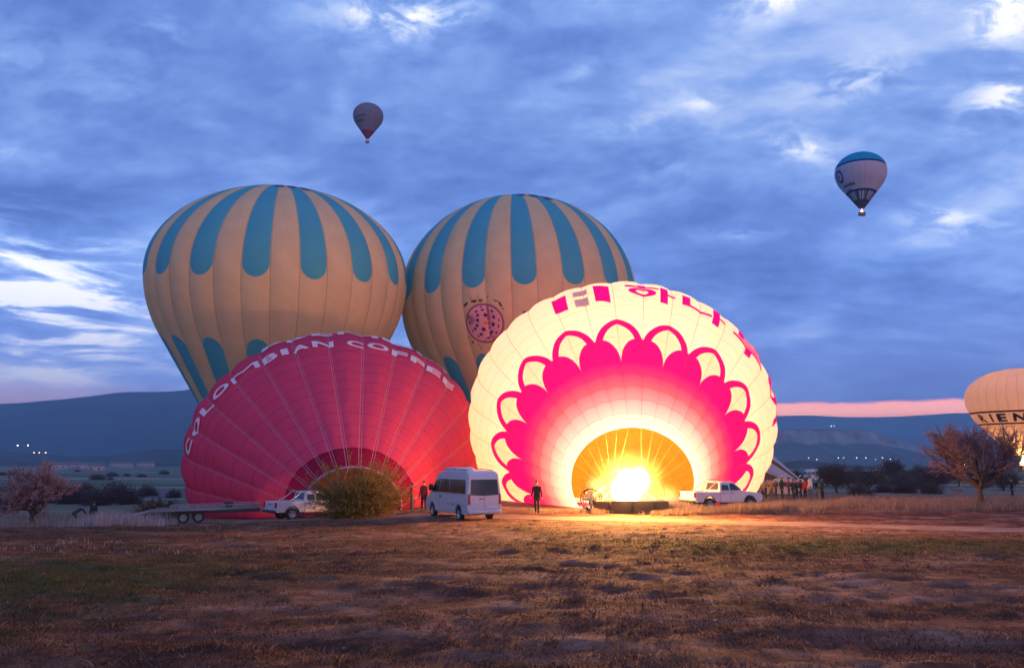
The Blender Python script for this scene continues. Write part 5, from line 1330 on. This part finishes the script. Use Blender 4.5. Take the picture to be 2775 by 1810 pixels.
def put_shrub(k, px, Y, sc, label, group, rz=0., sz=1.):
    p = PROTO[k]; x = px_x(px, Y)
    if k in used:
        r = p.copy(); COL.objects.link(r)
        for ch in list(p.children): q = ch.copy(); COL.objects.link(q); q.parent = r
    else: r = p; used.add(k)
    r.location = (x, Y, gz(x, Y) - .1); r.rotation_euler = (0, 0, rz); r.scale = (sc, sc, sc * sz); tag(r, label, 'tree' if k > 2 else 'shrub', group)
GA, GB, GC = 'dark shrubs along the valley edge', 'bare orchard trees beyond the crowd', 'dots of scrub on the far fields'
put_shrub(1, 205, 122, 1.4, 'dark shrub just behind the pale blossom tree', GA, .3); put_shrub(0, 262, 116, 1.5, 'dark shrub above the upright person in the tall grass', GA, 2.1); put_shrub(1, 318, 124, 1.5, 'wide purplish shrub in the middle of the shrub row', GA, 3.9)
put_shrub(0, 352, 118, 1.3, 'last purplish shrub of the row before the rusty one', GA, 5.); put_shrub(2, 408, 68, 1.15, 'rusty brown shrub standing by the trailer ramp', GA, 1.2); put_shrub(2, 446, 72, 1.1, 'rusty brown shrub touching the crimson envelope', GA, 3.3)
put_shrub(1, 12, 104, 1.5, 'dark shrub cut by the picture edge behind the blossom tree', GA, 4.4); put_shrub(0, 150, 126, 1.6, 'dark shrub half hidden by the crown of the blossom tree', GA, 2.9)
for k, px, Y, sc in ((0, 325, 165, 1.), (1, 400, 150, 1.), (0, 470, 140, .9), (0, 30, 150, 1.1), (2, 235, 190, 1.1)):
    put_shrub(k, px, Y, sc, {325: 'shrub on the green field straight above the shrub row', 400: 'shrub on the green field above the rusty shrubs', 470: 'shrub on the green field half behind the crimson envelope', 30: 'shrub on the green field behind the blossom tree', 235: 'rusty shrub alone farther out on the green field'}[px], 'single shrubs on the green field', px * .7)
for px, Y, sc, lab in ((265, 330, 1.7, 'dark scrub on the far field, larger of a close pair'), (298, 340, 1.0, 'dark scrub on the far field, smaller of a close pair'), (305, 420, 1.6, 'dark scrub far off, halfway between mountain foot and green field'), (345, 430, 1.0, 'tiny scrub far off beside the halfway one'),
                        (385, 400, 1.2, 'dark scrub far off near the crimson envelope'), (445, 480, 1.7, 'dark scrub far off right beside the crimson envelope'), (88, 380, 1.3, 'dark scrub above the crown of the blossom tree'), (35, 460, 1.7, 'wide dark scrub under the cluster of lamps'), (5, 450, 1.4, 'dark scrub far off, cut by the picture edge'), (210, 600, 1.5, 'faint scrub farthest off under the mountain')):
    put_shrub(px % 2, px, Y, sc, lab, GC, px * .3, .7)
labs = ['orchard tree with a dark slanting trunk next to the crowd', 'orchard tree behind the one with the slanting trunk', 'round orchard tree standing tallest against the mesa', 'low orchard tree beside the pale mound', 'orchard tree half hidden by the crown of the almond tree',
        'orchard tree below the far minibuses', 'small orchard tree by the limp grey balloon', 'orchard tree under the far row of minibuses', 'orchard tree in the far row close to the almond tree', 'orchard tree behind the almond trunk', 'orchard tree near the lone person', 'orchard tree at the foot of the limp balloon']
for lab, (k, px, Y, sc) in zip(labs, ((3, 2268, 98, 1.05), (4, 2368, 108, 1.1), (3, 2420, 150, 1.35), (4, 2440, 115, .9), (3, 2540, 108, 1.0), (4, 2300, 125, 1.0), (3, 2240, 150, 1.0), (4, 2330, 160, 1.1), (4, 2490, 165, 1.2), (3, 2600, 130, 1.1), (4, 2720, 110, 1.2), (3, 2160, 118, .8))):
    put_shrub(k, px, Y, sc, lab, GB, px * .37)
for lab, (k, px, Y, sc) in zip(('low shrub in the dry field under the slanting orchard tree', 'low shrub before the pale mound', 'low shrub between two orchard trunks', 'low shrub in the hollow beside the almond trunk', 'low shrub left of the almond crown', 'dark shrub in front of the limp balloon'), ((1, 2330, 86, .7), (0, 2395, 100, .9), (1, 2450, 96, .8), (0, 2525, 92, .9), (1, 2480, 120, 1.1), (0, 2150, 88, .75))):
    put_shrub(k, px, Y, sc, lab.replace('left of', 'ahead of'), 'low shrubs between the orchard trees', px * .9)
for k, (lab, px, Y, w) in enumerate((('grey rounded boulder beside the orchard trunk', 2392, 104, 1.5), ('grey boulder next to the rounded one', 2412, 108, 1.0))):
    x = px_x(px, Y); ph, th = np.meshgrid(np.linspace(0, 2 * math.pi, 16, endpoint=False), np.linspace(.05, 1.7, 8)); n_ = np.stack([np.sin(th) * np.cos(ph), np.sin(th) * np.sin(ph), np.cos(th)], -1)
    n_ = n_ * (1 + .3 * (fbm(n_[..., 0] * 1.5 + 7 + k, n_[..., 1] * 1.5 + n_[..., 2], 3, 4) - .5))[..., None] * np.array([w, w * .8, w * .7])
    o = link('boulder', np_mesh('boulder', n_.reshape(-1, 3), grid_faces(8, 16, True)), plain('boulder_stone', (.26, .22, .22), .9, var=.3, scale=3), None, True); o.location = (x, Y, gz(x, Y)); tag(o, lab, 'boulder', 'boulders between the orchard trees')

# ------------------------------------------------------------------ grass
def mat_grass(name):
    m = new_mat(name); a = X.T.nodes.new('ShaderNodeAttribute'); a.attribute_name = 'Col'
    d = X.T.nodes.new('ShaderNodeBsdfDiffuse'); t = X.T.nodes.new('ShaderNodeBsdfTranslucent'); x = X.T.nodes.new('ShaderNodeMixShader'); x.inputs[0].default_value = .3
    for q in (d, t): X.T.links.new(a.outputs[0], q.inputs[0])
    X.T.links.new(d.outputs[0], x.inputs[1]); X.T.links.new(t.outputs[0], x.inputs[2]); out(x.outputs[0]); return m
M_grass = mat_grass('grass_blades')
def blades(name, x, y, h, w, col, lean, zb=None, kind='stuff'):
    n = len(x); rg = np.random.default_rng(n); a = rg.uniform(0, 2 * math.pi, n); z = ground_h(x, y) - .02
    dx, dy = np.cos(a), np.sin(a); la = rg.uniform(0, 2 * math.pi, n); lx, ly = np.cos(la) * lean * h, np.sin(la) * lean * h
    B = np.stack([x, y, z], 1); W = np.stack([dx, dy, 0 * dx], 1) * (w / 2)[:, None]; M1 = B + np.stack([lx * .35, ly * .35, h * .6], 1); T_ = B + np.stack([lx, ly, h], 1)
    v = np.stack([B - W, B + W, M1 - W * .7, M1 + W * .7, T_ - W * .15, T_ + W * .15], 1).reshape(-1, 3); f = np.array([[0, 1, 3, 2], [2, 3, 5, 4]])
    me = np_mesh(name, v, (np.arange(n)[:, None, None] * 6 + f[None]).reshape(-1, 4)); set_col(me, np.repeat(col, 6, 0))
    return tag(link(name, me, M_grass), kind=kind)
rg = np.random.default_rng(99)
# short turf of the near field
n = 230000; y = 6.2 * np.exp(rg.uniform(0, 1, n) * math.log(48 / 6.2)); x = rg.uniform(-.72, .72, n) * (y + 2)
gm = green_mask(x, y); n1 = fbm(x * .33 + y * .12, y * .62, 4, 61); n2 = fbm(x * 1.1, y * 2.0, 4, 71)
keep = rg.uniform(0, 1, n) < np.clip(.12 + 1.1 * gm + .9 * sm(.54 - n1, -.02, .12) + .6 * sm(.5 - n2, 0, .1), 0, 1) * sm(track_dist(x, y), 1.6, 3.2)
x, y, gm, n1, n2 = [q[keep] for q in (x, y, gm, n1, n2)]; n = len(x)
h = rg.uniform(.02, .055, n) * (1 + .6 * gm) * (1 + .6 * (rg.uniform(0, 1, n) > .95)); t = rg.uniform(0, 1, (n, 1))
dry = np.array([.19, .085, .055]) + (np.array([.33, .19, .135]) - np.array([.19, .085, .055])) * t ** 2; dk = np.array([.090, .040, .027]); grn = np.array([.055, .068, .022]) + (np.array([.12, .115, .045]) - np.array([.055, .068, .022])) * t
c_ = np.where(rg.uniform(0, 1, (n, 1)) < .55, dk * (.7 + .6 * t), dry); c_ = np.where(rg.uniform(0, 1, (n, 1)) < (gm * .85)[:, None], grn, c_)
blades('grass', x, y, h, rg.uniform(.004, .010, n) * (1 + y / 14), c_, rg.uniform(.3, 1.3, n))
# tall dry grass beyond the crest and along both sides
def tall(n, x0, x1, y0, y1, hh, col0, col1, dens=None, wd=.022):
    x = rg.uniform(x0, x1, n); y = rg.uniform(y0, y1, n); cl = fbm(x * .5, y * .5, 3, 201)
    k = rg.uniform(0, 1, n) < sm(cl, .36, .58) * (dens(x, y) if dens else 1) * sm(track_dist(x, y), 2.4, 4.0); x, y, cl = x[k], y[k], cl[k]; m = len(x); t = rg.uniform(0, 1, (m, 1))
    return x, y, hh * rg.uniform(.45, 1.15, m) * (.6 + .9 * (cl - .3)), rg.uniform(.6, 1.3, m) * wd, np.array(col0) + (np.array(col1) - np.array(col0)) * t
dryA, dryB = (.17, .115, .095), (.42, .30, .24)
parts = [tall(60000, 6, 52, 45.5, 57, .62, dryA, dryB, lambda x, y: sm(x, 6.5, 12) * (1 - .35 * sm(y, 52, 57)) * sm(y - (44.5 + .0 * x), 0, 4)),
         tall(26000, 10, 60, 57, 78, .55, dryA, dryB, lambda x, y: .8), tall(16000, 9, 19, 45.2, 49., .62, dryA, dryB, lambda x, y: .95), tall(7000, 4.5, 11, 44.3, 46.5, .42, dryA, dryB, lambda x, y: .9), tall(9000, 1, 12, 46.5, 49.8, .26, dryA, dryB, lambda x, y: .6),
         tall(34000, -42, -12, 37.5, 46.5, .38, (.15, .12, .11), (.36, .30, .28), lambda x, y: sm(-x, 20, 27)), tall(16000, -26, -16, 39, 45, .80, (.26, .22, .22), (.55, .48, .48), lambda x, y: np.clip(np.exp(-((x + 20.2) / 1.3) ** 2 - ((y - 42) / 2.2) ** 2) * 1.3, 0, 1)),
         tall(8000, -16, -6, 44.5, 48., .16, dryA, dryB, lambda x, y: .7), tall(26000, -60, -20, 52, 85, .5, (.16, .12, .11), (.36, .27, .24), lambda x, y: .8),
         tall(1500, -14, -5, 20, 32, .15, (.2, .16, .15), (.42, .34, .32), lambda x, y: sm(fbm(x * .4, y * .4, 3, 301), .5, .65))]
blades('dry_grass', *[np.concatenate([p[k] for p in parts]) for k in range(5)], np.full(sum(len(p[0]) for p in parts), .35))

# clumps of coarse grass and loose stones over the near field
nt = 1500; ty_ = 6.4 * np.exp(rg.uniform(0, 1, nt) * math.log(40 / 6.4)); tx2 = rg.uniform(-.70, .70, nt) * (ty_ + 2)
k = (track_dist(tx2, ty_) > 2.6) & (rg.uniform(0, 1, nt) < .30 + .7 * sm(fbm(tx2 * .35, ty_ * .5, 3, 411), .45, .6) + green_mask(tx2, ty_)); tx2, ty_ = tx2[k], ty_[k]; nt = len(tx2)
nb_ = 34; i = np.repeat(np.arange(nt), nb_); sz = rg.uniform(.05, .17, nt)[i]; x = tx2[i] + rg.normal(size=len(i)) * sz * .8; y = ty_[i] + rg.normal(size=len(i)) * sz * .8
gm = green_mask(tx2, ty_)[i]; t = rg.uniform(0, 1, (len(i), 1)); tone = rg.uniform(.55, 1.3, nt)[i][:, None]
c_ = np.array([.12, .058, .034]) + (np.array([.36, .22, .14]) - np.array([.12, .058, .034])) * t ** 1.6; c_ = np.where((rg.uniform(0, 1, nt)[i] < gm * 1.1)[:, None], np.array([.035, .045, .012]) + np.array([.06, .06, .018]) * t, c_) * tone
blades('coarse_grass', x, y, rg.uniform(.5, 1.25, len(i)) * (.028 + sz * .38), rg.uniform(.006, .012, len(i)) * (1 + y / 16), c_, rg.uniform(.4, 1.8, len(i)))
ns = 380; y = 6.2 * np.exp(rg.uniform(0, 1, ns) * math.log(30 / 6.2)); x = rg.uniform(-.70, .70, ns) * (y + 2); r = rg.uniform(.008, .022, ns) * (1 + 1.2 * (rg.uniform(0, 1, ns) > .94))
u = np.array([[1, 0, 0], [0, 1, 0], [-1, 0, 0], [0, -1, 0], [.55, .55, .62], [-.55, .55, .66], [-.55, -.55, .6], [.55, -.55, .68]]); v = u[None] * r[:, None, None] * rg.uniform(.7, 1.4, (ns, 8, 1)) + np.stack([x, y, ground_h(x, y) + .004], 1)[:, None]
f = np.array([[0, 1, 5, 4], [1, 2, 6, 5], [2, 3, 7, 6], [3, 0, 4, 7], [4, 5, 6, 7]]); tag(link('stones', np_mesh('stones', v.reshape(-1, 3), (np.arange(ns)[:, None, None] * 8 + f[None]).reshape(-1, 4)), plain('stone', (.15, .10, .08), .9, var=.4, scale=9)), kind='stuff')
# farm buildings on the plain under the mountain
M_wall = plain('whitewash', (.42, .38, .38), .9); M_roofm = plain('roof_sheet', (.20, .13, .12), .8); M_pane = plain('dark_pane', (.03, .03, .04), .2)
def farm(px, Y, w, d, h, rz, label):
    x = px_x(px, Y); root = empty('farm_building', (x, Y, gz(x, Y) - .2), R_(rz), label, 'building', 'farm buildings on the plain')
    MB().box((0, 0, h / 2), (w, d, h)).build('wall', M_wall, root)
    v = np.array([(-w / 2 - .4, -d / 2 - .4, h), (w / 2 + .4, -d / 2 - .4, h), (w / 2 + .4, d / 2 + .4, h), (-w / 2 - .4, d / 2 + .4, h), (-w / 2 - .4, 0, h + d * .3), (w / 2 + .4, 0, h + d * .3)])
    link('roof', np_mesh('roof', v, np.array([[0, 1, 5], [0, 5, 4], [2, 3, 4], [2, 4, 5], [0, 4, 3], [1, 2, 5]])), M_roofm, root)
    for k in range(max(2, int(w / 5))): MB().box((-w / 2 + (k + .5) * w / max(2, int(w / 5)), -d / 2 - .03, h * .55), (1.2, .1, 1.3)).build('window', M_pane, root)
for a in ((150, 800, 24, 9, 5, 6, 'long pale farm building on the plain above the blossom tree'), (185, 860, 30, 10, 5, -5, 'longest pale farm building on the plain'), (226, 820, 14, 8, 5, 12, 'small pale farm building next to the longest one'), (262, 640, 11, 8, 4.5, 10, 'small bright farm building nearest of those on the plain'), (330, 1000, 26, 10, 5, 0, 'pale farm building nearer to the mountain foot'), (395, 1050, 20, 10, 5, 8, 'pale farm building close to the crimson envelope')): farm(*a)

# ------------------------------------------------------------------ lights of the villages, each a lamp on its pole
M_lampw = emit('lamp_glow', (1.0, .90, .72), 16.); M_lampo = emit('sodium_glow', (1.0, .55, .20), 9.); M_pole = plain('lamp_pole', (.12, .12, .13), .6)
pole = MB().tube([(0, 0, 0), (0, 0, 7.4), (.3, 0, 7.9), (1.1, 0, 8.0)], .09, 6).build('pole', M_pole); v_, f_ = lathe_y([(.02, -.4), (.4, -.28), (.55, 0), (.4, .28), (.02, .4)], 12)
headm = np_mesh('lamp_head', v_ * np.array([1, 1, .6]), f_); headm.materials.append(M_lampw)
def street_lamp(px, py, Y, mat, label, sc=1., group='lamps of the far villages'):
    p = unproj(px, py, Y); base = gz(p[0], Y) if Y < 1200 else p[2] - 8 * sc
    root = empty('street_lamp', (p[0], Y, base), 0, label, 'lamp', group); hz_ = p[2] - base
    a = bpy.data.objects.new('pole', pole.data); COL.objects.link(a); a.parent = root; a.scale = (sc, sc, hz_ / 8)
    b = bpy.data.objects.new('lamp_head', headm); COL.objects.link(b); b.parent = root; b.location = (1.2 * sc, 0, hz_ - .1 * sc); b.scale = (sc,) * 3; b.material_slots[0].link = 'OBJECT'; b.material_slots[0].material = mat
for d_, m_, lab in (((38, 1034), M_lampw, 'white lamp below the mountain, upper one nearest the picture edge'), ((62, 1034), M_lampw, 'white lamp below the mountain, second of the upper pair'), ((47, 1052), M_lampw, 'white lamp at the foot of the mountain, lowest of its cluster'),
                   ((76, 1051), M_lampo, 'orange lamp at the foot of the mountain, first of three in a row'), ((88, 1051), M_lampo, 'orange lamp at the foot of the mountain, middle of three in a row'), ((103, 1051), M_lampo, 'orange lamp at the foot of the mountain, last of three in a row'), ((419, 1051), M_lampw, 'lone lamp at the edge of the crimson envelope')):
    street_lamp(d_[0] * D, d_[1] * D, 3000. if d_[1] < 1040 else 2870., m_, lab, 4.2)
for px, m_, lab in ((2250, M_lampw, 'white lamp on the far slope, first of a close pair'), (2258, M_lampw, 'white lamp on the far slope, second of a close pair'), (2317, M_lampw, 'faint white lamp alone on the far slope')):
    street_lamp(px, 1154 - (px == 2317) * 6, 6430., m_, lab, 5.9 if px != 2317 else 3.2)
street_lamp(2600, 1256, 230., emit('flood_glow', (1.0, .95, .80), 30.), 'bright white floodlight seen through the almond crown', .85, None); street_lamp(2630, 1257, 230., M_lampo, 'orange lamp next to the bright floodlight', .6, None)
for px in (2190, 2212, 2270, 2285, 2320, 2345, 2372, 2390, 2412):
    street_lamp(px, 1240 + (px * 7) % 5, 640., M_lampw, 'tiny pale lamp under the mesa, in line with ' + {2190: 'the limp grey balloon', 2212: 'the pale minibus', 2270: 'the slanting orchard trunk', 2285: 'the minibus with lit headlamp', 2320: 'the faint lamp on the slope', 2345: 'the white minibus', 2372: 'the beige minibus', 2390: 'the grey boulder', 2412: 'the round orchard tree'}[px], .34, 'tiny lamps under the mesa')
bpy.data.objects.remove(pole)
